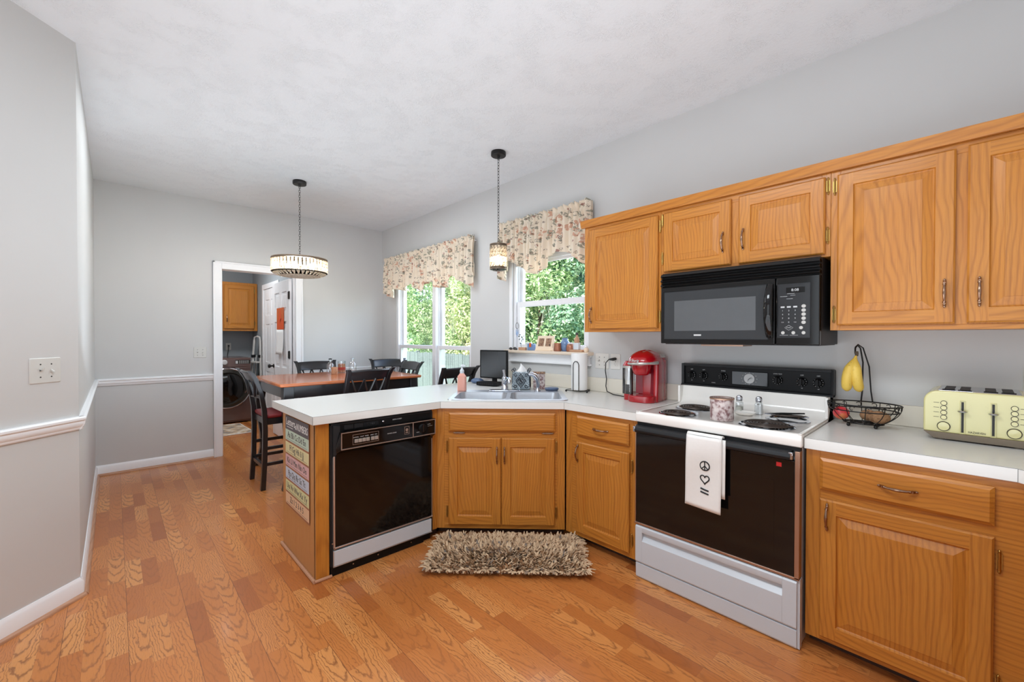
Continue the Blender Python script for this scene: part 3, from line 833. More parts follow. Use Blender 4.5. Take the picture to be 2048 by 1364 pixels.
# ================================================================== cabinets
def door_mb(x0, z0, x1, z1, yf, th=.02, st=.057):
    """raised panel door, front at yf (looking to -y); material 0 vertical grain, 1 horizontal"""
    m = MB(); yb = yf + th
    e = .006
    def bevbox(a, b, c, d, mat, sides):      # front edges eased on the outer sides named
        l = e if 'l' in sides else 0; r = e if 'r' in sides else 0; bt = e if 'b' in sides else 0; tp = e if 't' in sides else 0
        k = yf + (.006)
        V = [(a, yb, c), (b, yb, c), (b, yb, d), (a, yb, d), (a, k if l or bt or tp or r else yf, c), (b, k if l or bt or tp or r else yf, c), (b, k if l or bt or tp or r else yf, d), (a, k if l or bt or tp or r else yf, d),
             (a + l, yf, c + bt), (b - r, yf, c + bt), (b - r, yf, d - tp), (a + l, yf, d - tp)]
        # edges that are not eased come straight to the front
        V[4] = (a, k if l or bt else yf, c); V[5] = (b, k if r or bt else yf, c); V[6] = (b, k if r or tp else yf, d); V[7] = (a, k if l or tp else yf, d)
        m.add(V, [(0, 3, 2, 1)[::-1], (0, 1, 5, 4), (1, 2, 6, 5), (2, 3, 7, 6), (3, 0, 4, 7), (4, 5, 9, 8), (5, 6, 10, 9), (6, 7, 11, 10), (7, 4, 8, 11), (8, 9, 10, 11)], mat)
    bevbox(x0, x0 + st, z0, z1, 0, 'lbt'); bevbox(x1 - st, x1, z0, z1, 0, 'rbt')
    bevbox(x0 + st, x1 - st, z0, z0 + st, 1, 'b'); bevbox(x0 + st, x1 - st, z1 - st, z1, 1, 't')
    a, b, c, d = x0 + st, x1 - st, z0 + st, z1 - st
    def ring(i, y): return [(a + i, y, c + i), (b - i, y, c + i), (b - i, y, d - i), (a + i, y, d - i)]
    s = min(.038, (b - a) * .22, (d - c) * .22)
    L = [ring(0, yf), ring(.004, yf + .007), ring(.008, yf + .0085), ring(s, yf + .0015), ring(s + .0005, yf + .0002)]
    for i in range(len(L) - 1):
        V = L[i] + L[i + 1]
        m.add(V, [(0, 1, 5, 4), (1, 2, 6, 5), (2, 3, 7, 6), (3, 0, 4, 7)], 0)
    m.add(L[-1], [(0, 1, 2, 3)], 0)
    return m
def slab_mb(x0, z0, x1, z1, yf, th=.02, e=.012):
    m = MB(); yb = yf + th; k = yf + .008
    V = [(x0, yb, z0), (x1, yb, z0), (x1, yb, z1), (x0, yb, z1), (x0, k, z0), (x1, k, z0), (x1, k, z1), (x0, k, z1),
         (x0 + e, yf, z0 + e), (x1 - e, yf, z0 + e), (x1 - e, yf, z1 - e), (x0 + e, yf, z1 - e)]
    m.add(V, [(0, 1, 2, 3), (0, 1, 5, 4), (1, 2, 6, 5), (2, 3, 7, 6), (3, 0, 4, 7), (4, 5, 9, 8), (5, 6, 10, 9), (6, 7, 11, 10), (7, 4, 8, 11), (8, 9, 10, 11)], 1)
    return m
def pull(x, z, yf, L=.115, vert=True):
    """bow pull with beaded ends"""
    m = MB(); pts = []; rr = []
    N = 26
    for i in range(N + 1):
        t = i / N; s = (t - .5) * L
        bow = .024 * (math.sin(PI * min(1, max(0, (t - .10) / .80))) ** .6)
        r = .0042 + .0018 * math.exp(-((t - .5) / .16) ** 2)
        for q in (.06, .13, .2, .8, .87, .94): r += .0024 * math.exp(-((t - q) / .016) ** 2)
        if t < .02 or t > .98: r = .002
        pts.append((x, yf - .004 - bow, z + s) if vert else (x + s, yf - .004 - bow, z)); rr.append(r)
    m.tube(pts, rr, 10)
    for s in (-1, 1):
        c = (x, yf, z + s * L * .36) if vert else (x + s * L * .36, yf, z)
        m.tube([(c[0], yf + .001, c[2]), (c[0], yf - .018, c[2])], .0038, 8)
    return m
def hinge(x, z, yf, vert=True):
    m = MB()
    if vert:
        m.box((x - .007, yf - .0015, z - .026), (x + .007, yf, z + .026)); m.tube([(x, yf - .004, z - .03), (x, yf - .004, z + .03)], .0042, 8)
        for s in (-1, 1): m.ell((x, yf - .004, z + s * .034), .004, .004, .006, nu=8, nv=6)
    else:
        m.box((x - .026, yf - .0015, z - .006), (x + .026, yf, z + .006)); m.tube([(x - .03, yf - .004, z), (x + .03, yf - .004, z)], .004, 8)
        for s in (-1, 1): m.ell((x + s * .034, yf - .004, z), .006, .004, .004, nu=8, nv=6)
    return m
OK = ['oak_v', 'oak_h']
def add_door(t, x0, z0, x1, z1, yf, hx, hz, hinge_x=None, hz2=None, name='door'):
    d = build(name, door_mb(x0, z0, x1, z1, yf), OK, t, smooth=None)
    build('handle', pull(hx, hz, yf), 'pewter', d)
    if hinge_x is not None:
        for z in (hz2 or (z0 + .085, z1 - .085)): build('hinge', hinge(hinge_x, z, yf + .018), 'brass', d)
    return d
def add_drawer(t, x0, z0, x1, z1, yf, handle=True):
    d = build('drawer', slab_mb(x0, z0, x1, z1, yf), OK, t, smooth=None)
    if handle: build('handle', pull((x0 + x1) / 2, (z0 + z1) / 2, yf, vert=False), 'pewter', d)
    return d
def carcass(t, x0, x1, z0, z1, depth, toe=True, body_top=None):
    m = MB()
    m.box((x0, .0195, z0), (x1, depth, body_top or z1), 0)
    if body_top: m.box((x0, .0195, body_top), (x1, .03, z1), 0)
    m.box((x0, 0, z0), (x0 + .05, .0195, z1), 0); m.box((x1 - .05, 0, z0), (x1, .0195, z1), 0)
    m.box((x0 + .05, 0, z0), (x1 - .05, .0195, z0 + .03), 1); m.box((x0 + .05, 0, z1 - .04), (x1 - .05, .0195, z1), 1)
    m.box((x0 + .05, .0008, z0 + .03), (x1 - .05, .0195, z1 - .04), 1)
    b = build('carcass', m, OK, t, smooth=None, bevel=.0008, seg=1)
    if toe:
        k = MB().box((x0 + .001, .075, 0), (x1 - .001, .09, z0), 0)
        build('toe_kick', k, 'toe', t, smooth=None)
    return b
ZB, ZT = .056, .854
# lower: right of the range
c = thing('base_cabinet', 'oak base cabinet with one wide door and a drawer right of the range', 'cabinet', (5.171, -.61, 0))
carcass(c, 0, .70, ZB, ZT, .60)
add_drawer(c, .050, .692, .533, .824, -.02)
add_door(c, .050, .079, .533, .655, -.02, .078, .585, .545, (.155, .575))
# return cabinet at the right edge
c = thing('base_cabinet', 'oak base cabinet turning the corner at the right edge of the photo', 'cabinet', (5.90, -.66, 0), -PI / 2)
carcass(c, .0, .9, ZB, ZT, .58)
add_door(c, .2, .079, .62, .655, -.02, .225, .56, None)
# lower: between sink and range
c = thing('base_cabinet', 'narrow oak base cabinet with a drawer between sink and range', 'cabinet', (3.8505, -.61, 0))
carcass(c, 0, .531, ZB, ZT, .60)
add_drawer(c, .095, .700, .470, .826, -.02)
add_door(c, .095, .087, .474, .661, -.02, .112, .59, .487, (.16, .585))
# corner sink cabinet at 45 degrees
c = thing('sink_cabinet', 'oak corner sink cabinet with two doors under the sink', 'cabinet', (3.2385, -1.2085, 0), PI / 4)
SL = .850
carcass(c, .001, SL - .002, ZB, ZT, .42, body_top=.70)
add_drawer(c, .082, .702, .785, .826, -.02, handle=False)
d = [o for o in c.children if o.name.startswith('drawer')][0]
build('hinge', hinge(.15, .690, 0, False), 'pewter', d); build('hinge', hinge(.735, .690, 0, False), 'pewter', d)
add_door(c, .082, .086, .427, .660, -.02, .402, .548, .070, (.17, .60))
add_door(c, .433, .086, .781, .660, -.02, .452, .548, .793, (.17, .60))
# peninsula cabinet round the dishwasher
c = thing('peninsula_cabinet', 'oak peninsula cabinet with plain end panel left of the dishwasher', 'cabinet', (3.245, -1.982, 0), PI / 2)
m = MB().box((0, 0, 0), (.018, .590, ZT)).box((.0, -.002, .0), (.068, .019, ZT))
build('end_panel', m, 'oak_end', c, smooth=None, bevel=.001)
build('stile', MB().box((.002, -.006, 0), (.071, -.0021, ZT)), 'oak_v', c, smooth=None)
build('back_panel', MB().box((.018, .575, 0), (1.97, .590, ZT)), 'oak_end', c, smooth=None)
build('filler_stile', MB().box((.731, -.001, ZB), (.772, .019, ZT)), 'oak_v', c, smooth=None)
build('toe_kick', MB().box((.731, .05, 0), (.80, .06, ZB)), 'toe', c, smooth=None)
m = MB().tube([(-.008, -.012, .008), (-.008, .60, .008)], .010, 8).tube([(-.008, -.012, .008), (.082, -.012, .008)], .009, 8)
build('shoe_moulding', m, 'oak_shoe', c)
# upper cabinets
def upper(label, x0, x1, z0, doors, depth=.33):
    c = thing('wall_cabinet', label, 'cabinet', (x0, -.33, z0))
    m = MB(); H = 2.09 - z0; w = x1 - x0
    m.box((0, .0195, 0), (w, depth, H), 0)
    m.box((0, 0, 0), (.035, .0195, H), 0); m.box((w - .035, 0, 0), (w, .0195, H), 0)
    m.box((.035, 0, 0), (w - .035, .0195, .02), 1); m.box((.035, 0, H - .04), (w - .035, .0195, H), 1)
    m.box((.035, .0008, .02), (w - .035, .0195, H - .04), 0)
    build('carcass', m, OK, c, smooth=None, bevel=.0008, seg=1)
    for (a, b, lo, hi, hx, hz, gx, gz) in doors:
        add_door(c, a - x0, lo - z0, b - x0, hi - z0, -.02, hx - x0, hz - z0, None if gx is None else gx - x0, gz and tuple(q - z0 for q in gz))
    return c
upper('oak wall cabinet with one door between the sink window and the microwave', 3.785, 4.361, 1.360,
      [(3.835, 4.346, 1.380, 2.068, 3.858, 1.475, 4.356, (1.45, 2.00))])
upper('short oak wall cabinet with two doors above the microwave', 4.362, 5.200, 1.702,
      [(4.383, 4.766, 1.716, 2.068, 4.728, 1.84, 4.371, (1.80, 2.03)), (4.805, 5.181, 1.714, 2.070, 4.830, 1.84, 5.190, (1.80, 2.03))])
upper('tall oak wall cabinet with two doors at the right above the toaster', 5.201, 6.10, 1.357,
      [(5.227, 5.603, 1.380, 2.068, 5.574, 1.50, 5.215, (1.43, 2.02)), (5.635, 6.02, 1.382, 2.070, 5.668, 1.50, None, None)])
m = MB().extr([(0, 0), (-.018, 0), (-.022, .006), (-.030, .036), (-.032, .048), (0, .048)], 3.767, 6.12)
m.extr([(.0, 0), (.33, 0), (.33, .02), (0, .02)], 3.79, 6.10)
o = solo('crown_moulding', m, 'oak_h', 'oak crown moulding running along the top of the wall cabinets', 'moulding', (0, -.33, 2.0905), smooth=None)
# ================================================================== countertops
def top_poly(poly, z0=.8545, z1=.9, hole=None):
    m = MB()
    if hole is None: m.prism(poly, z0, z1); return m
    bm = bmesh.new()
    vo = [bm.verts.new((x, y, z1)) for x, y in poly]; vi = [bm.verts.new((x, y, z1)) for x, y in hole]
    es = [bm.edges.new((vo[i], vo[(i + 1) % len(vo)])) for i in range(len(vo))] + [bm.edges.new((vi[i], vi[(i + 1) % len(vi)])) for i in range(len(vi))]
    r = bmesh.ops.triangle_fill(bm, edges=es, use_beauty=True)
    bm.verts.index_update()
    vs = [v.co[:] for v in bm.verts]; fs = [[v.index for v in f.verts] for f in bm.faces]
    n = len(vs)
    def up(f):
        a, b, c = (Vector(vs[i]) for i in f[:3]); return (b - a).cross(c - a).z > 0
    fs = [f if up(f) else f[::-1] for f in fs]
    m.add(vs, fs)
    m.add([(x, y, z0) for x, y, z in vs], [f[::-1] for f in fs])
    no = len(poly); ni = len(hole)
    side = [(i, (i + 1) % no) for i in range(no)]; sidei = [(no + (i + 1) % ni, no + i) for i in range(ni)]
    for a, b in side + sidei: m.f.append([n + a, n + b, b, a]); m.mi.append(0)
    bm.free(); return m
A = math.radians(45)
def dg(s, d):   # along the diagonal front (from its left end), d inwards
    return (3.262 + (s - d) * math.cos(A) * 1.0 + 0, -1.222 + (s + d) * math.sin(A))
sink_c = dg(.46, .32)
def sk(u, v):   # sink frame: u along the front, v inwards
    return (sink_c[0] + (u - v) * .70711, sink_c[1] + (u + v) * .70711)
hole = [sk(*p) for p in rrect(-.385, -.235, .385, .235, .05, 4)]
poly = [(3.277, -2.004), (3.277, -1.205), (3.853, -.636), (4.3855, -.636), (4.3855, -.0), (2.43, -.0), (2.43, -.75), (2.49, -2.004)]
ct = thing('countertop', 'off white laminate countertop wrapping the peninsula, sink corner and coffee maker', 'countertop', (3.3, -1.2, .855))
build('top', top_poly(poly, hole=hole), 'laminate', ct, world=True, smooth=None, bevel=.0015, seg=1)
mb = MB()
for a, b in ((poly[0], poly[1]), (poly[1], poly[2]), (poly[2], poly[3]), (poly[7], poly[0])):
    a_, b_ = Vector((*a, 0)), Vector((*b, 0)); d = (b_ - a_).normalized(); n = Vector((d.y, -d.x, 0))
    q = [a_ + n * .0004, b_ + n * .0004]
    mb.add([(q[0].x, q[0].y, .8985), (q[1].x, q[1].y, .8985), (q[1].x, q[1].y, .8998), (q[0].x, q[0].y, .8998)], [(0, 1, 2, 3)])
for p in (poly[0], poly[1], poly[2]):
    mb.box((p[0] - .0006, p[1] - .0012, .856), (p[0] + .0012, p[1] + .0006, .8995))
build('edge_seam', mb, 'lam_edge', ct, world=True, smooth=None)
build('backsplash', MB().box((2.60, -.02, .9005), (4.3855, -.001, 1.008)), 'splash', ct, world=True, bevel=.003)
ct = thing('countertop', 'off white laminate countertop right of the range under basket and toaster', 'countertop', (5.4, -.3, .855))
poly2 = [(5.1685, -.636), (5.752, -.636), (5.858, -.742), (5.858, -1.58), (6.49, -1.58), (6.49, 0), (5.1685, 0)]
build('top', top_poly(poly2), 'laminate', ct, world=True, smooth=None, bevel=.0015, seg=1)
mb = MB()
for a, b in ((poly2[0], poly2[1]), (poly2[1], poly2[2])):
    a_, b_ = Vector((*a, 0)), Vector((*b, 0)); d = (b_ - a_).normalized(); n = Vector((d.y, -d.x, 0))
    q = [a_ + n * .0004, b_ + n * .0004]
    mb.add([(q[0].x, q[0].y, .8982), (q[1].x, q[1].y, .8982), (q[1].x, q[1].y, .8998), (q[0].x, q[0].y, .8998)], [(0, 1, 2, 3)])
mb.box((5.7512, -.6372, .856), (5.7526, -.6355, .8995))
build('edge_seam', mb, 'lam_edge', ct, world=True, smooth=None)
build('backsplash', MB().box((5.1685, -.02, .9005), (6.48, -.001, 1.0)), 'splash', ct, world=True, bevel=.003)

# ================================================================== sink, faucet, sprayer
t = thing('kitchen_sink', 'stainless double bowl sink set in the corner countertop', 'sink', (sink_c[0], sink_c[1], .9015), PI / 4)
def bowl(m, x0, x1, y0, y1, dp):
    T = rrect(x0, y0, x1, y1, .05, 5); B = rrect(x0 + .03, y0 + .03, x1 - .03, y1 - .03, .05, 5); n = len(T)
    a = [m.vt((x, y, .004)) for x, y in T]; a2 = [m.vt((x * .0 + x, y, -.006)) for x, y in T]; b = [m.vt((x, y, -dp)) for x, y in B]
    for k in range(n):
        m.f.append([a[k], a2[k], a2[(k + 1) % n], a[(k + 1) % n]]); m.mi.append(0)
        m.f.append([a2[k], b[k], b[(k + 1) % n], a2[(k + 1) % n]]); m.mi.append(0)
    m.f.append(b[:]); m.mi.append(0)
    return a
def rim():
    m = MB(); bm = bmesh.new()
    loops = [rrect(-.405, -.262, .405, .262, .045, 5), rrect(-.370, -.225, -.014, .135, .05, 5), rrect(.014, -.225, .370, .135, .05, 5)]
    es = []
    for lp in loops:
        vs = [bm.verts.new((x, y, .004)) for x, y in lp]
        es += [bm.edges.new((vs[i], vs[(i + 1) % len(vs)])) for i in range(len(vs))]
    bmesh.ops.triangle_fill(bm, edges=es, use_beauty=True); bm.verts.index_update()
    vs = [v.co[:] for v in bm.verts]; fs = []
    for f in bm.faces:
        q = [v.index for v in f.verts]; a, b, c = (Vector(vs[i]) for i in q)
        fs.append(q if (b - a).cross(c - a).z > 0 else q[::-1])
    m.add(vs, fs); bm.free()
    o = loops[0]; n = len(o)
    a = [m.vt((x, y, .004)) for x, y in o]; b = [m.vt((x * 1.008, y * 1.012, -.0005)) for x, y in o]
    for k in range(n): m.f.append([b[k], b[(k + 1) % n], a[(k + 1) % n], a[k]]); m.mi.append(0)
    return m
rm = rim(); build('rim', rm, 'steel', t, smooth=30)
for x0, x1 in ((-.370, -.014), (.014, .370)):
    m = MB(); bowl(m, x0, x1, -.225, .135, .17); b = build('bowl', m, 'steel', t, smooth=50)
    build('drain', MB().lathe([(.045, 0), (.045, .003), (.02, .001), (.0, .001)], ((x0 + x1) / 2, -.04, -.169), 20), 'chrome', b)
f = thing('faucet', 'chrome single lever faucet with escutcheon plate behind the sink bowls', 'faucet', (*sk(-.04, .185), .9060), PI / 4)
m = MB().prism([(x, y) for x, y in rrect(-.125, -.028, .125, .028, .027, 6)], 0, .012)
build('escutcheon', m, 'chrome', f, bevel=.004)
m = MB().lathe([(.027, .012), (.026, .04), (.024, .075), (.020, .085)], (0, 0, 0), 24)
m.tube([(0, 0, .055), (.012, -.05, .085), (.028, -.11, .108), (.04, -.165, .112), (.043, -.185, .104), (.043, -.192, .085)], [.015, .014, .013, .012, .012, .012], 12)
build('spout', m, 'chrome', f)
m = MB().lathe([(.021, .085), (.022, .10), (.015, .112)], (0, 0, 0), 20)
m.tube([(0, .0, .10), (-.004, .012, .13), (-.010, .02, .162)], [.012, .010, .0125], 10)
build('lever', m, 'chrome', f)
s_ = thing('side_sprayer', 'chrome pull out sprayer standing right of the faucet', 'sprayer', (*sk(.215, .19), .9060), PI / 4)
m = MB().lathe([(.024, 0), (.022, .01), (.014, .02), (.013, .03)], (0, 0, 0), 20); build('sprayer_base', m, 'chrome', s_)
m = MB().tube([(0, 0, .02), (.004, 0, .06), (-.002, 0, .095), (-.024, -.006, .122), (-.052, -.012, .134), (-.070, -.016, .128)], [.012, .015, .019, .019, .015, .013], 14)
build('sprayer_head', m, 'chrome', s_)

# ================================================================== dishwasher
d = thing('dishwasher', 'black glass front dishwasher built into the peninsula', 'dishwasher', (3.262, -1.908, 0), PI / 2)
W = .652
m = MB().box((.001, .03, .0), (W - .001, .55, .845)); build('body', m, 'black_plastic', d, smooth=None)
m = MB().box((.004, .004, .846), (W - .004, .04, .8525)); m.box((.004, -.004, .838), (W - .004, .01, .846)); build('top_strip', m, 'dark_plastic', d, bevel=.001)
m = MB(); m.box((0, 0, .06), (.012, .03, .838)); m.box((W - .012, 0, .06), (W, .03, .838))
m.add([(.012, .0, .838), (.05, .0, .838), (.05, .0, .70), (.012, .0, .66), (.012, -.012, .838), (.046, -.020, .830), (.046, -.020, .70), (.012, -.012, .66)],
      [(4, 7, 6, 5), (0, 4, 5, 1), (1, 5, 6, 2), (2, 6, 7, 3), (3, 7, 4, 0)])
build('side_frame', m, 'dark_plastic', d, smooth=None)
m = MB().box((.046, .0, .80), (W - .012, .03, .838)); build('vent_recess', m, 'black_plastic', d, smooth=None)
m = MB()
m.add([(.014, 0, .672), (W - .003, 0, .672), (W - .003, -.034, .697), (.042, -.034, .697), (.042, -.040, .80), (W - .003, -.040, .80), (.042, 0, .80), (W - .003, 0, .80)],
      [(0, 1, 2, 3), (3, 2, 5, 4), (4, 5, 7, 6), (1, 7, 5, 2), (0, 3, 4, 6)])
cp = build('control_panel', m, 'black_glass', d, smooth=None)
y = -.0400
def fr(m, x0, x1, z0, z1, w, y0, y1):
    m.box((x0, y0, z0), (x1, y1, z0 + w)); m.box((x0, y0, z1 - w), (x1, y1, z1)); m.box((x0, y0, z0 + w), (x0 + w, y1, z1 - w)); m.box((x1 - w, y0, z0 + w), (x1, y1, z1 - w))
m = MB(); fr(m, .044, W - .004, .703, .797, .004, -.0425, -.036); m.box((.485, -.0425, .707), (.489, -.037, .793))
build('panel_trim', m, 'trim_metal', cp, smooth=None)
m = MB(); fr(m, .108, .262, .722, .778, .0016, -.0412, -.0395); build('button_frame', m, 'trim_metal', cp, smooth=None)
for i in range(6):
    x = .118 + i * .0225 + (.006 if i > 3 else 0)
    build('button', MB().box((x, -.0455, .732), (x + .020, -.039, .752)), 'silver', cp, bevel=.001)
m = MB(); X = [(.128, 'NORMAL'), (.162, 'LIGHT'), (.19, 'RINSE'), (.222, 'HEAT'), (.245, 'DRY')]
for x, w in X: m.text(w, .008, FRONT(x, -.0405, .762))
m.text('POWER SCRUB', .0085, FRONT(.345, -.0405, .752)); m.text('WASH', .007, FRONT(.52, -.0405, .73)); m.text('CANCEL', .006, FRONT(.60, -.0405, .77))
m.box((.59, -.0405, .758), (.625, -.04, .7592))
build('lettering', m, 'print', cp, smooth=None)
m = MB(); fr(m, .428, .460, .73, .778, .002, -.0412, -.0395); m.ell((.444, -.0405, .757), .008, .0008, .01, nu=12, nv=8); m.box((.436, -.0412, .738), (.452, -.040, .744)); build('badge', m, 'trim_metal', cp, smooth=None)
m = MB().lathe([(.026, 0), (.025, .007), (.021, .010)], (.552, -.040, .752), 24, axis='y')
kb = build('dial', m, 'black_plastic', cp)
m = MB(); m.lathe([(.0262, 0), (.0262, .0022), (.0245, .0022)], (.552, -.0402, .752), 28, axis='y'); m.box((.549, -.054, .728), (.555, -.049, .776)); build('dial_ring', m, 'chrome', kb, smooth=None)
m = MB()
for x in (.075, .132): m.box((x, -.006, .806), (x + .052, .002, .829))
for i in range(10): m.box((.19 + i * .009, -.004, .806), (.196 + i * .009, .001, .829))
build('vent_grille', m, 'dark_plastic', d, bevel=.001)
build('indicator', MB().ell((.305, -.008, .822), .008, .006, .007, nu=12, nv=8), 'chrome', d)
build('lettering', MB().text('ADD A DISH', .011, FRONT(.40, -.0006, .823)).text('TOUCH', .008, FRONT(.245, -.0006, .818)), 'print', d, smooth=None)
build('door', MB().box((.022, -.012, .168), (W - .014, .02, .690)), 'black_glass', d, bevel=.002)
m = MB(); m.box((.012, -.014, .160), (.021, .01, .668)); m.box((W - .014, -.010, .160), (W - .008, .01, .668)); m.box((.012, -.014, .158), (W - .008, .01, .166))
build('door_trim', m, 'trim_metal', d, bevel=.001)
build('kick_panel', MB().box((.014, -.010, .062), (W - .014, .02, .146)), 'white_metal', d, bevel=.002)
m = MB(); m.box((.012, -.012, .058), (W - .012, -.006, .063)); m.box((.010, -.012, .058), (.014, -.006, .148)); build('kick_trim', m, 'steel', d, smooth=None)
build('toe_plate', MB().box((.004, .012, 0), (W - .06, .03, .06)), 'black_plastic', d, smooth=None)
for x, z in ((.13, .03), (.28, .03), (.50, .03), (.022, .152), (.35, .152), (.008, .19)):
    build('screw', MB().lathe([(.004, 0), (.004, .002), (.001, .003)], (x, .010 if z < .1 else -.006, z), 10, axis='y'), 'chrome', d)

# ================================================================== range
r = thing('electric_range', 'white and black electric range with coil burners', 'range', (4.3885, -.66, 0))
W = .777
build('body', MB().box((.006, .03, .004), (W - .006, .64, .855)), 'white_metal', r, smooth=None, bevel=.002)
# cooktop: dished top with a raised rim, lip at the front, cove up the back
m = MB()
prof = [(.0, .858), (-.004, .866), (-.004, .905), (.004, .914), (.020, .9150), (.034, .9100), (.46, .9100), (.50, .913), (.520, .925), (.535, .955), (.548, 1.02), (.62, 1.02), (.62, .858)]
m.extr(prof, .0, W, 0)
build('cooktop', m, 'enamel', r, smooth=60, bevel=.004)
for a, b in ((.0, .014), (W - .014, W)):
    m = MB().box((a, -.002, .912), (b, .52, .917)); m.box((a, .50, .86), (b, .62, 1.02))
    build('cooktop_rim', m, 'enamel', r, bevel=.004)
build('shadow_gap', MB().box((.006, .004, .842), (W - .006, .03, .858)), 'black_plastic', r, smooth=None)
def burner(x, y, R, tilt=0, turns=4):
    b = bpy.data.objects.new('burner', None); COL.objects.link(b); b.parent = r; b.location = (x, y, .9105)
    p = MB().lathe([(R + .020, 0), (R + .020, .004), (R + .013, .006), (R + .008, .001), (R * .7, -.0005)], (0, 0, 0), 40)
    build('drip_pan', p, 'chrome', b)
    c_ = MB(); pts = []
    N = turns * 36
    for i in range(N + 1):
        a = i / 36 * 2 * PI; q = .018 + (R - .018) * i / N
        pts.append((q * math.cos(a), q * math.sin(a), .011))
    pts.append((pts[-1][0] + .002, pts[-1][1] + .03, .006))
    c_.tube(pts, .0048, 8, flat=.8)
    for k in range(3):
        a = k * 2 * PI / 3 + .4; c_.tube([(0, 0, .004), (R * math.cos(a), R * math.sin(a), .004)], .0022, 6)
    co = build('coil', c_, 'coil', b)
    if tilt: co.rotation_euler = (tilt, tilt * .6, 0); co.location.z = .012
    return b
burner(.190, .100, .076); burner(.180, .345, .088, turns=5); burner(.610, .115, .096, turns=6); burner(.640, .345, .076, tilt=-.10)
# oven door
dr_ = build('oven_door', MB().box((.004, -.006, .306), (W - .022, .028, .800)), 'black_glass', r, bevel=.003)
m = MB().extr([(.028, .796), (-.004, .796), (-.030, .806), (-.036, .818), (-.030, .834), (-.010, .842), (.028, .842)], .010, W - .035)
build('handle_bar', m, 'dark_plastic', dr_, smooth=60, bevel=.002)
m = MB().box((.0, -.012, .296), (W - .004, .02, .307)); m.box((W - .022, -.012, .30), (W - .004, .026, .842)); m.box((.0, -.008, .30), (.005, .02, .842))
build('door_edge', m, 'copper_edge', dr_, bevel=.0015)
m = MB().box((W - .042, -.030, .808), (W - .026, -.004, .838)).box((-.002, -.03, .806), (.010, -.004, .836)); build('handle_cap', m, 'chrome', dr_, bevel=.002)
m = MB(); m.box((.30, -.0068, .38), (W - .10, -.0062, .70)); build('door_window', m, 'black_glass', dr_, smooth=None)
build('red_sticker', MB().box((W - .092, -.0072, .765), (W - .072, -.0062, .783)), 'led', dr_, smooth=None)
# drawer with a hollowed grip
m = MB()
prof = [(.028, .088), (-.010, .088), (-.014, .096), (-.014, .210), (.008, .236), (.010, .250), (-.012, .256), (-.014, .262), (-.014, .284), (-.006, .292), (.028, .292)]
sol = [(.028, .088), (-.010, .088), (-.014, .096), (-.014, .284), (-.006, .292), (.028, .292)]
m.extr(sol, .006, .045); m.extr(prof, .045, W - .065); m.extr(sol, W - .065, W - .012)
build('storage_drawer', m, 'white_metal', r, smooth=25, bevel=.001)
m = MB().extr([(.028, .004), (-.006, .004), (-.010, .012), (-.012, .084), (.028, .084)], .008, W - .012); build('kick_panel', m, 'white_metal', r, smooth=None, bevel=.001)
build('side_trim', MB().box((W - .012, -.002, .004), (W - .002, .03, .30)), 'white_metal', r, smooth=None)
# backguard
m = MB().extr([(.58, 1.018), (.575, 1.155), (.64, 1.155), (.64, 1.018)], .004, W + .008); bg = build('backguard', m, 'black_plastic', r, smooth=None, bevel=.004)
m = MB(); m.extr([(.552, 1.016), (.550, 1.028), (.566, 1.032), (.59, 1.026), (.59, 1.016)], -.004, W + .012)
m.extr([(.562, 1.142), (.560, 1.154), (.59, 1.160), (.59, 1.142)], .0, W + .010)
m.prism([(-.003, .555), (.012, .562), (.012, .60), (-.003, .60)], 1.018, 1.158); m.prism([(W - .002, .562), (W + .012, .555), (W + .012, .60), (W - .002, .60)], 1.018, 1.158)
build('backguard_trim', m, 'dark_plastic', bg, smooth=None, bevel=.002)
YB = .5735
m = MB().box((.298, .568, 1.046), (.487, .58, 1.124)); cl = build('clock_panel', m, 'screen_grey', bg, bevel=.002)
m = MB().lathe([(.028, 0), (.028, .004), (.025, .005)], (.393, .568, 1.085), 28, axis='y'); cf = build('clock_face', m, 'print', cl)
mm = MB()
for k in range(12):
    a = k * PI / 6; mm.ell((.393 + .040 * math.sin(a), .5665, 1.085 + .034 * math.cos(a)), .0022, .001, .0022, nu=6, nv=4)
build('clock_marks', mm, 'print', cl)
mm = MB().tube([(.393, .5625, 1.085), (.407, .5625, 1.094)], .0012, 5).tube([(.393, .5625, 1.085), (.386, .5625, 1.070)], .0009, 5).tube([(.385, .5625, 1.08), (.412, .5625, 1.088)], .0007, 5)
build('clock_hands', mm, 'ink', cl)
for x in (.057, .131, .247, .535, .649, .722):
    z = 1.086
    k = MB().lathe([(.025, 0), (.024, .006), (.018, .010), (.016, .020)], (x, YB, z), 24, axis='y'); k.box((x - .0045, YB - .034, z - .019), (x + .0045, YB - .010, z + .019))
    kk = build('knob', k, 'black_plastic', bg, bevel=.001)
    mk = MB()
    for j in range(9):
        a = PI * .25 + j * PI * 1.5 / 8; mk.ell((x + .0205 * math.sin(a), YB - .0075, z + .0205 * math.cos(a)), .0022, .0012, .0022, nu=6, nv=4)
    build('knob_marks', mk, 'print', kk)
mm = MB()
for x in (.057, .131, .649, .722): mm.text('OFF', .009, FRONT(x, YB - .0005, 1.121)).text('HI', .008, FRONT(x, YB - .0005, 1.052))
mm.text('OVEN', .009, FRONT(.247, YB - .0005, 1.121)).text('OVEN TEMP', .008, FRONT(.535, YB - .0005, 1.121)).text('SIGNAL', .007, FRONT(.19, YB - .0005, 1.046))
build('lettering', mm, 'print', bg, smooth=None)

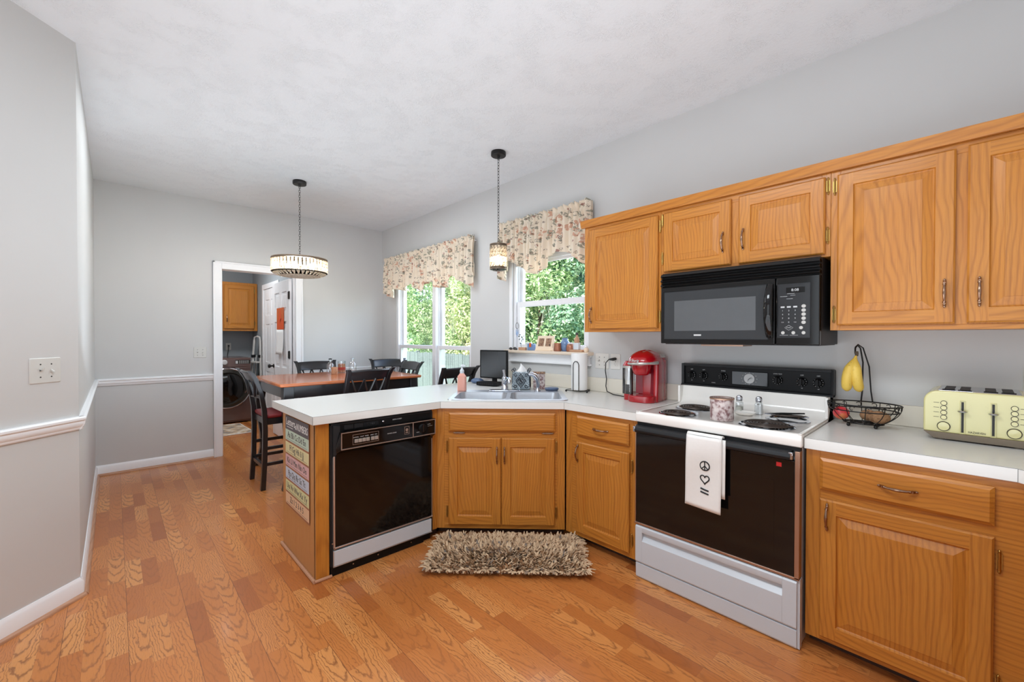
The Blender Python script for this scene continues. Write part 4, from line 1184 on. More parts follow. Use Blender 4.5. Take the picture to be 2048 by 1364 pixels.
# ================================================================== microwave
w = thing('microwave_oven', 'black over the range microwave with a curved door handle', 'microwave', (4.402, -.41, 1.288))
W, H = .774, .409
build('body', MB().box((.0, .035, .0), (W, .40, H)), 'dark_plastic', w, smooth=None, bevel=.003)
m = MB(); n = 3
for i in range(n):
    z = .330 + i * .0265
    m.extr([(.035, z), (.0, z), (-.008, z + .006), (.004, z + .019), (.035, z + .019)], .0, W)
build('vent_grille', m, 'black_glass', w, smooth=None, bevel=.001)
build('vent_shadow', MB().box((.002, .012, .325), (W - .002, .04, .408)), 'black_plastic', w, smooth=None)
do = build('door', MB().box((.0, .0, .0), (.593, .035, .326)), 'black_glass', w, bevel=.004)
m = MB(); fr(m, .018, .566, .022, .300, .004, -.0015, .002); build('window_border', m, 'black_plastic', do, smooth=None)
gw = build('window_glass', MB().box((.022, -.001, .026), (.562, .0, .296)), 'screen_grey', do, smooth=None)
build('viewing_screen', MB().box((.083, -.0018, .072), (.508, -.001, .243)), plain('perforated screen', (84, 86, 88), .25, spec=.6), do, smooth=None)
m = MB(); pts = []
for i in range(15):
    t_ = i / 14; pts.append((.575, -.012 - .036 * math.sin(PI * t_) ** .7, .038 + t_ * .255))
m.tube(pts, [.016 + .004 * math.sin(PI * i / 14) for i in range(15)], 12, flat=.6)
m.box((.562, -.014, .036), (.588, 0, .056)); m.box((.562, -.014, .274), (.588, 0, .294))
build('handle', m, 'black_glass', do)
build('lettering', MB().box((.196, -.0016, .044), (.236, -.001, .052)), 'print', do, smooth=None)
cpn = build('control_panel', MB().box((.597, .0, .0), (W, .035, .326)), 'black_glass', w, bevel=.004)
m = MB(); fr(m, .604, .738, .034, .292, .003, -.002, .002); build('keypad_border', m, 'dark_plastic', cpn, smooth=None)
build('keypad', MB().box((.607, -.001, .037), (.735, .0, .289)), 'keypad', cpn, smooth=None)
build('display', MB().box((.640, -.002, .248), (.716, -.001, .274)), 'black_glass', cpn, smooth=None)
mm = MB(); mm.text('8:08', .018, FRONT(.677, -.0024, .261))
for j, row in enumerate((('1', '2', '3'), ('4', '5', '6'), ('7', '8', '9'), ('CLR', '0', 'CLK'))):
    for i, s in enumerate(row): mm.text(s, .010 if len(s) == 1 else .006, FRONT(.626 + i * .026, -.0016, .164 - j * .0185))
for i in range(3): mm.box((.618 + i * .026, -.0016, .178), (.634 + i * .026, -.001, .185))
for (x, z, ww) in ((.63, .232, .03), (.668, .236, .02), (.66, .244, .03), (.655, .220, .026)): mm.box((x - ww / 2, -.0016, z), (x + ww / 2, -.001, z + .0012))
mm.box((.615, -.0016, .046), (.650, -.001, .047)); mm.box((.656, -.0016, .046), (.690, -.001, .047))
build('key_print', mm, 'print', cpn, smooth=None)
for j in range(5):
    b = MB().lathe([(.0085, 0), (.008, .0015)], (.712, -.001, .183 - j * .019), 14, axis='y', sx=1.1); build('key', b, 'silver', cpn)
for x, z in ((.702, .082), (.712, .058), (.628, .058), (.671, .058)): build('key', MB().lathe([(.008, 0), (.0075, .0015)], (x, -.001, z), 14, axis='y', sx=1.0), 'silver', cpn)
m = MB().tube([(.635, -.0018, .082), (.652, -.0018, .094), (.670, -.0018, .082), (.652, -.0018, .070)], .0009, 4, closed=True).text('START', .007, FRONT(.652, -.0016, .082)); build('start_mark', m, 'print', cpn, smooth=None)
build('lamp_cover', MB().extr([(.06, 0), (.06, -.012), (.2, -.012), (.2, 0)], .21, .43), 'copper_edge', w, smooth=None)
build('underside', MB().box((.01, .04, -.004), (W - .01, .395, .0)), 'dark_plastic', w, smooth=None)
# ================================================================== poster and towel
M['poster_ink'] = plain('soft grey ink', (104, 100, 96), .8)
p = thing('alphabet_poster', 'hanging paper chart of letters and numbers on the peninsula end panel', 'poster', (2.74, -1.9845, .284))
R = [('green', (190, 208, 190), 'Aa Bb Cc Dd Ee'), ('yellow', (218, 208, 160), 'Ff Gg Hh Ii Jj'), ('pink', (214, 172, 172), 'Kk Ll Mm Nn Oo'), ('blue', (192, 200, 214), 'Pp Qq Rr Ss Tt'),
     ('lime', (210, 208, 158), 'Uu Vv Ww Xx Yy'), ('orange', (222, 184, 148), 'Zz 1 2 3 4 5')]
build('backing', MB().box((0, -.004, 0), (.426, -.002, .556)), plain('kraft backing', (164, 112, 84), .7), p, smooth=None)
hd = build('header', MB().box((0, -.006, .474), (.426, -.004, .556)), plain('chalkboard grey', (96, 92, 96), .7), p, smooth=None)
mm = MB().text('Letters', .062, FRONT(.105, -.0066, .520)).text('&', .034, FRONT(.205, -.0066, .505)).text('NUMBERS', .058, FRONT(.318, -.0066, .512), squash=.78); mm.box((.03, -.0066, .488), (.15, -.006, .491))
build('lettering', mm, 'paper', hd, smooth=None)
for i, (n, c, s) in enumerate(R):
    z1 = .472 - i * .0785; z0 = z1 - .066
    st = build('strip', MB().box((0, -.0055, z0), (.426, -.004, z1)), plain(n + ' paper', c, .8), p, smooth=None)
    mm = MB().text(s, .050, FRONT(.213, -.0062, (z0 + z1) / 2 + .004), squash=1.02); mm.box((.02, -.0061, z0 + .008), (.40, -.0056, z0 + .0095))
    build('lettering', mm, 'poster_ink', st, smooth=None)
t = thing('dish_towel', 'white cotton towel with peace sign, heart and equals sign hanging on the oven handle', 'towel', (4.69, -.695, .84))
def tw(z): return -.0035 * math.sin(z * 9)
m = MB()
def front(u, v):
    x = .005 + u * .166 + .006 * v * (u - .5) - .004 * v
    z = .008 - v * (.346 + .006 * u) ; y = -.010 - .004 * math.sin(v * 5 + u * 3) - .004 * v
    return (x, y, z)
m.grid(front, 12, 20)
def over(u, v):
    a = PI * v; return (.005 + u * .166, -.010 + .030 * (1 - math.cos(a)) / 2 , .008 + .012 * math.sin(a))
m.grid(over, 12, 8)
def back(u, v): return (.030 + u * .160, .006 - .0 * v, .006 - v * .270)
m2 = MB().grid(back, 8, 8)
build('front_layer', m, 'cotton', t, solid=.003, smooth=80); 
m2 = MB().grid(lambda u, v: (.15 + u * .034, .0005 - .004 * v, .004 - v * .275), 6, 10); build('back_layer', m2, 'cotton', t, solid=.003, smooth=80)
m = MB(); cx, cz, rr = .094, -.132, .0215; yy = -.0205
def yat(z):
    v = (.008 - z) / .35; return -.0112 - .004 * math.sin(v * 5 + 1.6) - .004 * v - .0026
C_ = [(cx + rr * math.cos(a * PI / 12), yat(cz + rr * math.sin(a * PI / 12)), cz + rr * math.sin(a * PI / 12)) for a in range(24)]
m.tube(C_, .0030, 5, closed=True); q = lambda a, b: (a, yat(b), b)
m.tube([q(cx, cz + rr), q(cx, cz), q(cx, cz - rr)], .0025, 5); m.tube([q(cx, cz), q(cx - .015, cz - .015)], .0025, 5); m.tube([q(cx, cz), q(cx + .015, cz - .015)], .0025, 5)
H = []
for i in range(28):
    a = i / 28 * 2 * PI; H.append(q(cx + .0013 * 16 * math.sin(a) ** 3, -.196 + .00145 * (13 * math.cos(a) - 5 * math.cos(2 * a) - 2 * math.cos(3 * a) - math.cos(4 * a))))
m.tube(H, .0030, 5, closed=True)
for z in (-.246, -.262): m.tube([q(cx - .019, z + .004), q(cx, z), q(cx + .019, z - .003)], .0042, 5)
build('printed_symbols', m, 'ink', t)

# ================================================================== things on the range
t = thing('tin_can', 'printed tin can holding gold contents between the burners', 'can', (4.800, -.545, .9105))
m = MB().lathe([(.0525, 0), (.0545, .003), (.0545, .104), (.056, .106), (.056, .110), (.0515, .110), (.0515, .09), (.0, .09)], (0, 0, 0), 36); build('can_body', m, 'tin', t)
build('rim', MB().lathe([(.0565, .105), (.0570, .109), (.0565, .112), (.052, .112), (.052, .104)], (0, 0, 0), 36), 'copper_edge', t)
m = MB(); rnd = random.Random(4)
for i in range(26):
    a = rnd.uniform(0, 2 * PI); q_ = .04 * math.sqrt(rnd.random()); m.ell((q_ * math.cos(a), q_ * math.sin(a), .096 + rnd.uniform(-.003, .005)), .010, .010, .005, nu=8, nv=5)
o = build('contents', m, 'lid_gold', t); o['kind'] = 'stuff'
def shaker(name, label, loc, fill, fz):
    t = thing(name, label, 'shaker', loc)
    m = MB().prism([(x, y) for x, y in rrect(-.018, -.018, .018, .018, .006, 3)], 0, .058, top=rrect(-.017, -.017, .017, .017, .006, 3)); m.lathe([(.017, .058), (.014, .066), (.014, .070)], (0, 0, 0), 20)
    build('glass_body', m, 'clear', t)
    build('contents', MB().prism(rrect(-.0155, -.0155, .0155, .0155, .005, 3), .003, fz), fill, t)
    build('cap', MB().lathe([(.0155, .066), (.0165, .070), (.0165, .084), (.012, .093), (.004, .096)], (0, 0, 0), 20), 'chrome', t)
shaker('salt_shaker', 'glass shaker full of white salt with chrome cap on the range', (4.877, -.242, .9105), 'paper', .052)
shaker('pepper_shaker', 'nearly empty glass shaker left of the salt on the range', (4.788, -.268, .9105), plain('pale grains', (206, 204, 190), .8), .036)
t = thing('spoon_rest', 'small white oval dish in front of the shakers on the range', 'dish', (4.832, -.315, .9105))
build('dish_body', MB().lathe([(.030, 0), (.042, .006), (.048, .016), (.046, .017), (.038, .009), (.0, .005)], (0, 0, 0), 32, sx=1.1), 'enamel', t)
t = thing('tongs', 'dark handled kitchen tongs lying over the rear right burner', 'tongs', (5.03, -.315, .935), .25)
m = MB().tube([(-.10, -.01, 0), (-.03, .014, .004), (.07, .030, .010)], [.005, .008, .006], 8, flat=.6); build('grip', m, 'black_plastic', t)
m = MB().tube([(-.10, -.01, 0), (-.02, -.03, .0), (.085, -.036, .002)], [.005, .006, .005], 8, flat=.5); build('arm', m, 'chrome', t)

# ================================================================== coffee maker
t = thing('coffee_maker', 'red single cup coffee maker with side water tank', 'coffee maker', (4.165, -.170, .9005), .12)
def tap(x0, y0, x1, y1, r, z0, z1, k=1.0, dx=0, dy=0, n=6):
    P = rrect(x0, y0, x1, y1, r, n); cx_, cy_ = (x0 + x1) / 2, (y0 + y1) / 2
    return P, z0, z1, [((x - cx_) * k + cx_ + dx, (y - cy_) * k + cy_ + dy) for x, y in P]
m = MB(); P, a, b, T = tap(-.062, -.005, .105, .15, .055, 0, .275, 1.03); m.prism(P, a, b, top=T)
P2, a, b, T2 = tap(-.062, -.005, .105, .15, .055, .275, .305, .80, dy=.015); m.prism(T, a, b, top=[(x * .9 + .002, y * .86 + .012) for x, y in T])
build('body', m, 'red', t, smooth=50, bevel=.004)
build('cup_bay', MB().grid(lambda u, v: (-.055 + u * .135, -.008 - .018 * math.sin(PI * u) * -1 - .012, .045 + v * .165), 14, 2), 'red_matte', t, smooth=80)
m = MB(); P, a, b, T = tap(-.078, -.135, .100, .02, .06, 0, .042, .98); m.prism(P, a, b, top=T); build('drip_tray', m, 'red', t, smooth=50, bevel=.004)
m = MB().prism(rrect(.078, -.06, .108, .06, .012, 4), .0, .262, top=rrect(.074, -.05, .108, .06, .012, 4)); build('side_panel', m, 'red', t, smooth=50, bevel=.004)
def head(a, ph): return 1.0
m = MB(); m.ell((.014, -.018, .258), .098, .140, .076, nu=36, nv=20, fn=lambda a, p: 1 / (abs(math.cos(a)) ** 2.6 + abs(math.sin(a)) ** 2.6) ** (1 / 2.6)); m.v = [(x, y, max(z, .246)) for x, y, z in m.v]
build('brew_head', m, 'red', t, smooth=60)
m = MB().lathe([(.040, .176), (.052, .186), (.060, .215), (.064, .25)], (.005, -.070, 0), 32); build('pod_holder', m, 'red', t)
m = MB(); pts = []
for i in range(21):
    a = PI * (1.08 + .84 * i / 20); pts.append((.012 + .100 * math.cos(a), -.030 + .128 * math.sin(a), .247 + .012 * (i / 20)))
m.tube(pts, [.0075 + .0035 * i / 20 for i in range(21)], 10, flat=1.0); build('head_handle', m, 'silver', t)
mt = Matrix.Translation((-.008, -.155, .272)) @ Matrix.Rotation(-.14, 4, 'Z') @ Matrix.Rotation(PI / 2 - .5, 4, 'X')
build('lettering', MB().text('Keurig', .026, mt, depth=.004), 'print', t, smooth=None)
m = MB().prism(rrect(-.135, -.06, -.064, .12, .03, 5), .040, .215, top=rrect(-.142, -.06, -.064, .12, .03, 5)); tk = build('water_tank', m, 'clear', t, smooth=50)
build('tank_ribs', MB().box((-.137, -.050, .04), (-.126, -.030, .215)).box((-.078, -.064, .04), (-.066, -.04, .215)).box((-.110, -.061, .04), (-.084, -.055, .105)), 'smoke', tk)
build('tank_base', MB().prism(rrect(-.132, -.062, -.062, .12, .03, 5), .0, .040), 'red', tk, smooth=50)
build('tank_band', MB().prism(rrect(-.144, -.062, -.062, .12, .03, 5), .215, .230), 'silver', tk, smooth=50)
build('tank_lid', MB().prism(rrect(-.144, -.062, -.062, .12, .03, 5), .230, .262, top=rrect(-.128, -.05, -.062, .11, .025, 5)), 'red', tk, smooth=50, bevel=.003)
build('control_top', MB().prism(rrect(.06, .02, .108, .10, .02, 4), .288, .312, top=rrect(.058, .03, .100, .10, .018, 4)), 'silver', t, smooth=50, bevel=.003)
m = MB()
for k in range(4): m.ell((.070 + .012 * k, -.012 + .004 * k, .286 + .003 * k), .004, .003, .002, nu=8, nv=5)
build('buttons', m, 'print', t)
m = MB(); w = lambda x, y, z: tuple(t.matrix_world.inverted() @ Vector((x, y, z)))
m.tube([w(*p_) for p_ in [(3.828, -.028, 1.158), (3.795, -.045, 1.155), (3.772, -.05, 1.13), (3.768, -.05, 1.07), (3.782, -.055, 1.01), (3.780, -.06, .955), (3.80, -.075, .918), (3.87, -.10, .9045), (3.97, -.13, .9045), (4.06, -.14, .905)]], .0038, 8)
m.tube([w(3.830, -.010, 1.160), w(3.828, -.040, 1.158), w(3.800, -.044, 1.156)], [.011, .012, .006], 10)
build('power_cord', m, 'cord', t)

# ================================================================== toaster
t = thing('toaster', 'butter yellow four slot toaster at the right end of the counter', 'toaster', (5.514, -.29, .9005), -.02)
W = .308; D_ = .27
m = MB(); P = [(0, .034), (W, .034), (W, .160)] + [(W - .045 + .045 * math.cos(a), .160 + .045 * math.sin(a)) for a in [k * PI / 12 for k in range(1, 7)]] + [(.045 - .045 * math.sin(a), .160 + .045 * math.cos(a)) for a in [k * PI / 12 for k in range(0, 7)]]
m.extr(P, 0.006, D_, axis='y')
bd = build('body', m, 'butter', t, smooth=40, bevel=.006, seg=3)
m = MB().prism([(.03, .025), (W - .03, .025), (W - .03, D_ - .03), (.03, D_ - .03)], .005, .034, top=[(.0, .004), (W, .004), (W, D_), (.0, D_)]); build('base', m, 'taupe', t, smooth=None, bevel=.002)
m = MB().box((.042, .016, .2035), (W - .042, D_ - .012, .2075)); build('top_plate', m, 'chrome', t, bevel=.002)
for x in (.073, .118, .188, .234):
    so_ = build('slot', MB().box((x - .015, .035, .206), (x + .015, D_ - .04, .2088)), 'slot', t, bevel=.001)
    build('slot_guide', MB().box((x - .019, .030, .2065), (x + .019, .034, .2110)), 'black_plastic', so_, bevel=.001)
for sx in (0, 1):
    X_ = (lambda x: x) if sx == 0 else (lambda x: W - x)
    for k in range(4):
        z = .155 - k * .0195
        b_ = build('button', MB().lathe([(.0080, 0), (.0080, .003), (.0, .003)], (X_(.060), .005, z), 20, axis='y'), 'butter', t)
        build('button_ring', MB().lathe([(.0098, 0), (.0098, .0028), (.0078, .0028)], (X_(.060), .005, z), 20, axis='y'), 'print_dk', b_)
        mm = MB(); mm.box((X_(.038) - .008, .0048, z - .0005), (X_(.038) + .008, .006, z + .0008))
        build('label_print', mm, 'print_dk', b_, smooth=None)
    k_ = build('browning_knob', MB().lathe([(.0175, 0), (.0170, .008), (.0, .009)], (X_(.060), .006, .060), 28, axis='y'), 'butter', t, bevel=.001)
    build('knob_ring', MB().lathe([(.0197, 0), (.0197, .004), (.0172, .004)], (X_(.060), .006, .060), 28, axis='y'), 'print_dk', k_)
    sl = build('lever_slot', MB().box((X_(.113) - .0032, .0042, .042), (X_(.113) + .0032, .008, .164)), 'slot', t)
    fm = MB(); fr(fm, X_(.113) - .008, X_(.113) + .008, .036, .170, .003, .0025, .008); build('slot_frame', fm, 'butter', sl, bevel=.001)
    build('lever', MB().ell((X_(.113), -.010, .128), .0145, .014, .0055, nu=20, nv=8), 'chrome', t)
    build('indicator', MB().lathe([(.0035, 0), (.0035, .001)], (X_(.113) + (.020 if sx == 0 else -.020), .0055, .150), 14, axis='y', sx=.8), 'butter', t)
build('lettering', MB().text('HAZARVEN', .0115, FRONT(W / 2 - .002, .0052, .046), squash=.8), 'print_dk', t, smooth=None)
for x in (.05, W - .05):
    for y in (.05, D_ - .05): build('foot', MB().lathe([(.012, 0), (.012, .006)], (x, y, 0), 12), 'taupe', t)

# ================================================================== fruit basket
BX, BY = 5.303, -.165
t = thing('fruit_basket', 'black wire scroll basket with banana hook on the right counter', 'basket', (BX, BY, .9005))
m = MB()
def oval(rx, ry, z, n=40): return [(rx * math.cos(2 * PI * i / n), ry * math.sin(2 * PI * i / n), z) for i in range(n)]
m.tube(oval(.138, .105, .107), .0032, 6, closed=True); m.tube(oval(.128, .096, .078), .0028, 6, closed=True); m.tube(oval(.075, .055, .018), .003, 6, closed=True); m.tube(oval(.040, .030, .018), .002, 6, closed=True)
build('rings', m, 'iron', t)
m = MB()
for k in range(12):
    a = k * PI / 6 + .15; P = []
    for i in range(7):
        u = i / 6; s_x = .138 - (.138 - .072) * u ** 2; s_y = .105 - (.105 - .055) * u ** 2; P.append((s_x * math.cos(a), s_y * math.sin(a), .107 - .089 * u ** .9))
    m.tube(P, .0018, 5)
for k in range(3): m.tube([(.075 * math.cos(a), .055 * math.sin(a), .018) for a in (k * PI / 3, k * PI / 3 + PI)], .0018, 5)
build('ribs', m, 'iron', t)
for k in range(14):
    m = MB(); a0 = 2 * PI * k / 14
    P = []
    for i in range(15):
        u = i / 14 * 1.6 * PI; rr_ = .013 * (1 - i / 14 * .62)
        da = (rr_ * math.cos(u + .5)) / .14; P.append((.134 * math.cos(a0 + da), .102 * math.sin(a0 + da), .091 + rr_ * math.sin(u + .5)))
    m.tube(P, .0017, 5); build('scroll', m, 'iron', t)
for x, y in ((-.05, -.042), (.05, -.042), (-.05, .042), (.05, .042)): build('foot', MB().ell((x, y, .0085), .008, .008, .0085, nu=10, nv=8), 'iron', t)
m = MB()
m.tube([(-.022, .100, .107), (-.018, .104, .16), (-.016, .100, .30), (-.022, .07, .370), (-.028, .03, .386), (-.034, .012, .372), (-.033, .004, .350), (-.030, .004, .338)], .0034, 8)
m.tube([(.022, .100, .107), (.015, .104, .16), (.008, .100, .28), (-.012, .07, .372), (-.026, .03, .389), (-.034, .012, .376)], .0030, 8)
build('banana_hook', m, 'iron', t)
def banana(label, dx, rz, bend):
    m = MB(); P = []; rr_ = []
    for i in range(19):
        u = i / 18; z = -.015 - .172 * u; off = -.034 * math.sin(PI * (u * .85 + .05)) * bend
        P.append((off * .35 + dx * math.sin(u * PI * .5), off - .004, z))
        r_ = .0055 if u < .10 else (.0055 + .0190 * min(1, (u - .10) / .25) ** .8 if u < .35 else .0245 - .004 * ((u - .35) / .65) ** 2)
        if u > .93: r_ = .020 * (1 - (u - .93) / .07 * .75)
        rr_.append(r_)
    m.tube(P, rr_, 10)
    t = thing('banana', label, 'banana', (BX - .027, BY - .002, .9005 + .352), rz, 'bananas on the hook')
    build('fruit', m, 'banana', t, smooth=50, sub=1)
    build('stem_tip', MB().tube([(0, 0, -.018), (.001, 0, -.006), (0, .002, .004)], [.0062, .007, .0065], 8), 'bark', t)
banana('left one of the two ripe bananas hanging from the basket hook', -.032, .25, 1.0)
banana('right one of the two ripe bananas hanging from the basket hook', .018, .1, 1.1)
def fruit(name, label, cat, loc, rx, ry, rz, mat):
    t = thing(name, label, cat, loc); build('flesh', MB().ell((0, 0, rz), rx, ry, rz, nu=22, nv=14, fn=lambda a, p: 1 + .03 * math.sin(2 * a) * math.sin(p)), mat, t, smooth=80)
    build('stalk', MB().tube([(0, 0, 2 * rz - .004), (.002, 0, 2 * rz + .005)], .002, 6), 'bark', t)
fruit('apple', 'red apple at the left inside the wire basket', 'apple', (BX - .083, BY - .01, .9245), .033, .033, .031, 'apple')
fruit('potato', 'large brown potato at the right inside the wire basket', 'potato', (BX + .058, BY - .012, .9235), .042, .033, .029, 'kiwi')
fruit('potato', 'smaller brown potato behind the large one in the wire basket', 'potato', (BX + .012, BY + .045, .9235), .032, .028, .026, 'kiwi')

# ================================================================== counter things by the sink
t = thing('paper_towel_holder', 'black wire paper towel stand with arch and ball feet', 'holder', (3.575, -.120, .9005), .3)
m = MB(); m.tube([(-.023, -.072, .012), (-.023, -.072, .21), (-.018, -.072, .226), (-.008, -.072, .236), (.008, -.072, .236), (.018, -.072, .226), (.023, -.072, .21), (.023, -.072, .012)], .003, 8); build('arch', m, 'iron', t)
m = MB(); m.tube([(-.095, -.035, .012), (-.07, -.072, .012), (.07, -.072, .012), (.095, -.035, .012), (.07, .04, .012), (-.07, .04, .012)], .0028, 8, closed=True); m.tube([(-.07, .0, .012), (.07, .0, .012)], .0028, 8); m.tube([(0, 0, .012), (0, 0, .29)], .004, 8); build('base_wire', m, 'iron', t)
for x, y in ((-.085, -.06), (.085, -.06), (-.065, .045), (.065, .045)): build('foot', MB().ell((x, y, .008), .008, .008, .008, nu=10, nv=8), 'iron', t)
m = MB().lathe([(.020, 0), (.0625, 0), (.063, .002), (.063, .278), (.0625, .28), (.020, .28), (.020, .0)], (0, 0, 0), 40)
solo('paper_towel_roll', m, 'paper', 'white paper towel roll standing on the wire holder', 'paper towel', (3.575, -.120, .9165))
t = thing('soap_dispenser', 'clear pump bottle of peach hand soap left of the sink', 'soap dispenser', (2.966, -.800, .9065), .6)
m = MB().prism(rrect(-.034, -.022, .034, .022, .014, 5), 0, .112, top=rrect(-.033, -.021, .033, .021, .014, 5)); m.prism(rrect(-.033, -.021, .033, .021, .014, 5), .112, .138, top=rrect(-.014, -.012, .014, .012, .008, 5)); build('bottle', m, 'soap', t, smooth=50, bevel=.002)
m = MB().lathe([(.014, .136), (.0165, .14), (.0165, .160), (.010, .166), (.008, .176)], (0, 0, 0), 20); m.tube([(0, 0, .172), (0, 0, .192)], .006, 8); m.tube([(.0, 0, .192), (.012, -.006, .197), (.034, -.014, .193)], [.013, .010, .005], 8); build('pump', m, 'bottle_clear', t)
t = thing('scrub_dish', 'slate blue oval scrubber dish behind the right sink bowl', 'dish', (3.415, -.262, .9005), PI / 4)
build('dish_body', MB().lathe([(.036, 0), (.050, .008), (.056, .020), (.050, .027), (.030, .030), (0, .031)], (0, 0, 0), 32, sx=1.0, sy=.8), 'dish_blue', t)
t = thing('tissue_box_cover', 'ornate pewter tissue box cover with scroll relief behind the faucet', 'tissue box', (3.150, -.335, .9005), .72)
h = .072
build('box', MB().prism([(-h, -h), (h, -h), (h, h), (-h, h)], .004, .140, top=[(-h * .9, -h * .9), (h * .9, -h * .9), (h * .9, h * .9), (-h * .9, h * .9)]), 'tapestry', t, smooth=None, bevel=.004)
m = MB()
def relief(m, T):
    m.tr = T; z0, w = .072, .040
    m.tube([(0, -h - .001 + .003, .128), (w, -h - .0, z0), (0, -h - .002, .018), (-w, -h - .0, z0)], .0040, 6, closed=True)
    m.tube([(0, -h + .004, .112), (w * .66, -h, z0), (0, -h - .002, .034), (-w * .66, -h, z0)], .0024, 6, closed=True)
    for sx in (-1, 1):
        for sz, c0 in ((1, .115), (-1, .030)):
            P = []
            for i in range(16):
                u = i / 15 * 2.2 * PI; rr_ = .016 * (1 - i / 15 * .75); P.append((sx * (.044 + rr_ * math.cos(u)), -h + .001 + (c0 - .03) * .04, c0 + sz * rr_ * math.sin(u)))
            m.tube(P, .0032, 5)
        m.tube([(sx * .018, -h, .075), (sx * .006, -h, .095), (-sx * .010, -h, .060), (sx * .004, -h, .048)], .003, 6)
    for k in range(3): m.tube([(-.016 + k * .012, -h, .088 - k * .01), (.0 + k * .008, -h, .066 - k * .006)], .0026, 6)
    m.tr = None
for rz in (0, PI / 2, -PI / 2): relief(m, Matrix.Rotation(rz, 4, 'Z'))
for sx in (-1, 1):
    for sy in (-1, 1):
        P = []
        for i in range(18):
            u = i / 17 * 2.4 * PI; rr_ = .020 * (1 - i / 17 * .7); P.append((sx * (.062 + rr_ * math.cos(u) * .7), sy * .055, .148 + rr_ * math.sin(u)))
        m.tube(P, .003, 6)
build('scroll_relief', m, plain('dark pewter', (58, 62, 70), .35, .6, var=.2), t)
m = MB()
def tis(u, v):
    a = 2 * PI * u; r_ = .040 * (1 - v) ** 1.2 * (1 + .25 * math.sin(3 * a)) + .002; return (r_ * math.cos(a) + .006 * math.sin(v * 4), r_ * .55 * math.sin(a), .138 + v * .070)
m.grid(tis, 28, 10); build('tissue', m, 'paper', t, smooth=80)
t = thing('patterned_box', 'brown floral box standing behind the pewter tissue cover', 'box', (3.255, -.232, .9005), .72)
build('box_body', MB().box((-.05, -.03, 0), (.045, .03, .125)), 'tin', t, bevel=.003); build('lid', MB().box((-.052, -.032, .125), (.047, .032, .140)), 'photo', t, bevel=.003)
# monitor with the things below it
a_ = math.atan2(.048, .32)
t = thing('monitor', 'small black flat monitor standing at the back of the counter', 'monitor', (2.713, -.255, .9005), a_ + .12)
build('bezel', MB().box((-.148, -.012, .048), (.148, .012, .305)), 'black_plastic', t, bevel=.004)
build('screen', MB().box((-.136, -.0132, .060), (.136, -.012, .293)), gloss_black('blank lcd', (30, 29, 29), .16), t, smooth=None)
build('stand', MB().box((-.022, .0, .008), (.022, .022, .07)).prism(rrect(-.085, -.055, .085, .06, .03, 5), 0, .009), 'black_plastic', t, bevel=.002)
t = thing('media_box', 'low black box lying in front of the monitor stand', 'electronics', (2.80, -.385, .9005), .35)
build('box_body', MB().box((-.10, -.05, .004), (.10, .05, .036)), 'black_plastic', t, bevel=.003)
mm = MB()
for k in range(8): mm.box((-.085 + k * .020, -.0508, .012), (-.073 + k * .020, -.050, .026))
build('grille', mm, 'dark_plastic', t, smooth=None)
t = thing('wipes_pack', 'small dark blue soft pack lying left of the monitor stand', 'pack', (2.585, -.345, .9005), .3)
build('pack_body', MB().ell((0, 0, .022), .062, .036, .022, nu=24, nv=10, fn=lambda a, p: 1 / max(abs(math.cos(a)), abs(math.sin(a))) ** .5), 'dish_blue', t, smooth=60)
build('label_flap', MB().box((-.03, -.018, .043), (.03, .018, .0455)), 'blue_glass', t, bevel=.001)

# ================================================================== shag rug
t = thing('shag_rug', 'tan shaggy rug with grey tufts on the floor before the sink cabinet', 'rug', (3.768, -1.056, .0), PI / 4)
rx, ry = .445, .195
build('backing', MB().box((-rx + .025, -ry + .025, .001), (rx - .025, ry - .025, .012)), plain('rug backing', (120, 100, 84), .9), t, smooth=None)
rnd = random.Random(11); m = MB(); tint = []
N = 4300
for i in range(N):
    x = rnd.uniform(-rx, rx); y = rnd.uniform(-ry, ry)
    a = math.atan2(y / ry, x / rx) + rnd.gauss(0, 1.15) ; L = rnd.uniform(.045, .075); lean = rnd.uniform(.35, .95) if max(abs(x) / rx, abs(y) / ry) < .93 else 1.15
    d = Vector((math.cos(a), math.sin(a), 0)); s_ = Vector((-d.y, d.x, 0)); w = rnd.uniform(.0055, .009)
    P = []; ang = PI / 2 - lean * .35; q_ = Vector((x, y, .010))
    for k in range(4):
        P.append((q_.copy(), w * (.75 if k == 0 else 1.0 if k < 3 else .55)))
        q_ = q_ + (d * math.cos(ang) + Vector((0, 0, 1)) * math.sin(ang)) * L / 3; ang -= lean * .55
        if q_.z < .006: q_.z = .006
    b0 = len(m.v); tw_ = rnd.uniform(-.5, .5)
    for k, (c_, w_) in enumerate(P):
        s2 = (s_ * math.cos(tw_ * k * .3) + Vector((0, 0, 1)) * math.sin(tw_ * k * .3) * .6) * w_
        up = Vector((0, 0, 1)) * w_ * .45 - d * .001
        m.v += [tuple(c_ - s2), tuple(c_ + up), tuple(c_ + s2)]
    grey = math.exp(-((x + .05) ** 2 + (y + .05) ** 2 * 3) / .02) * .35
    tv = max(0, min(1, .12 + rnd.random() * .88)) if rnd.random() > .05 + grey else rnd.uniform(0, .08)
    for k in range(3):
        for j in range(2):
            m.f.append([b0 + 3 * k + j, b0 + 3 * k + j + 1, b0 + 3 * k + 4 + j, b0 + 3 * k + 3 + j]); m.mi.append(0); tint.append(tv)
o = build('pile', m, 'shag', t, smooth=60, tint=tint); o['kind'] = 'stuff'
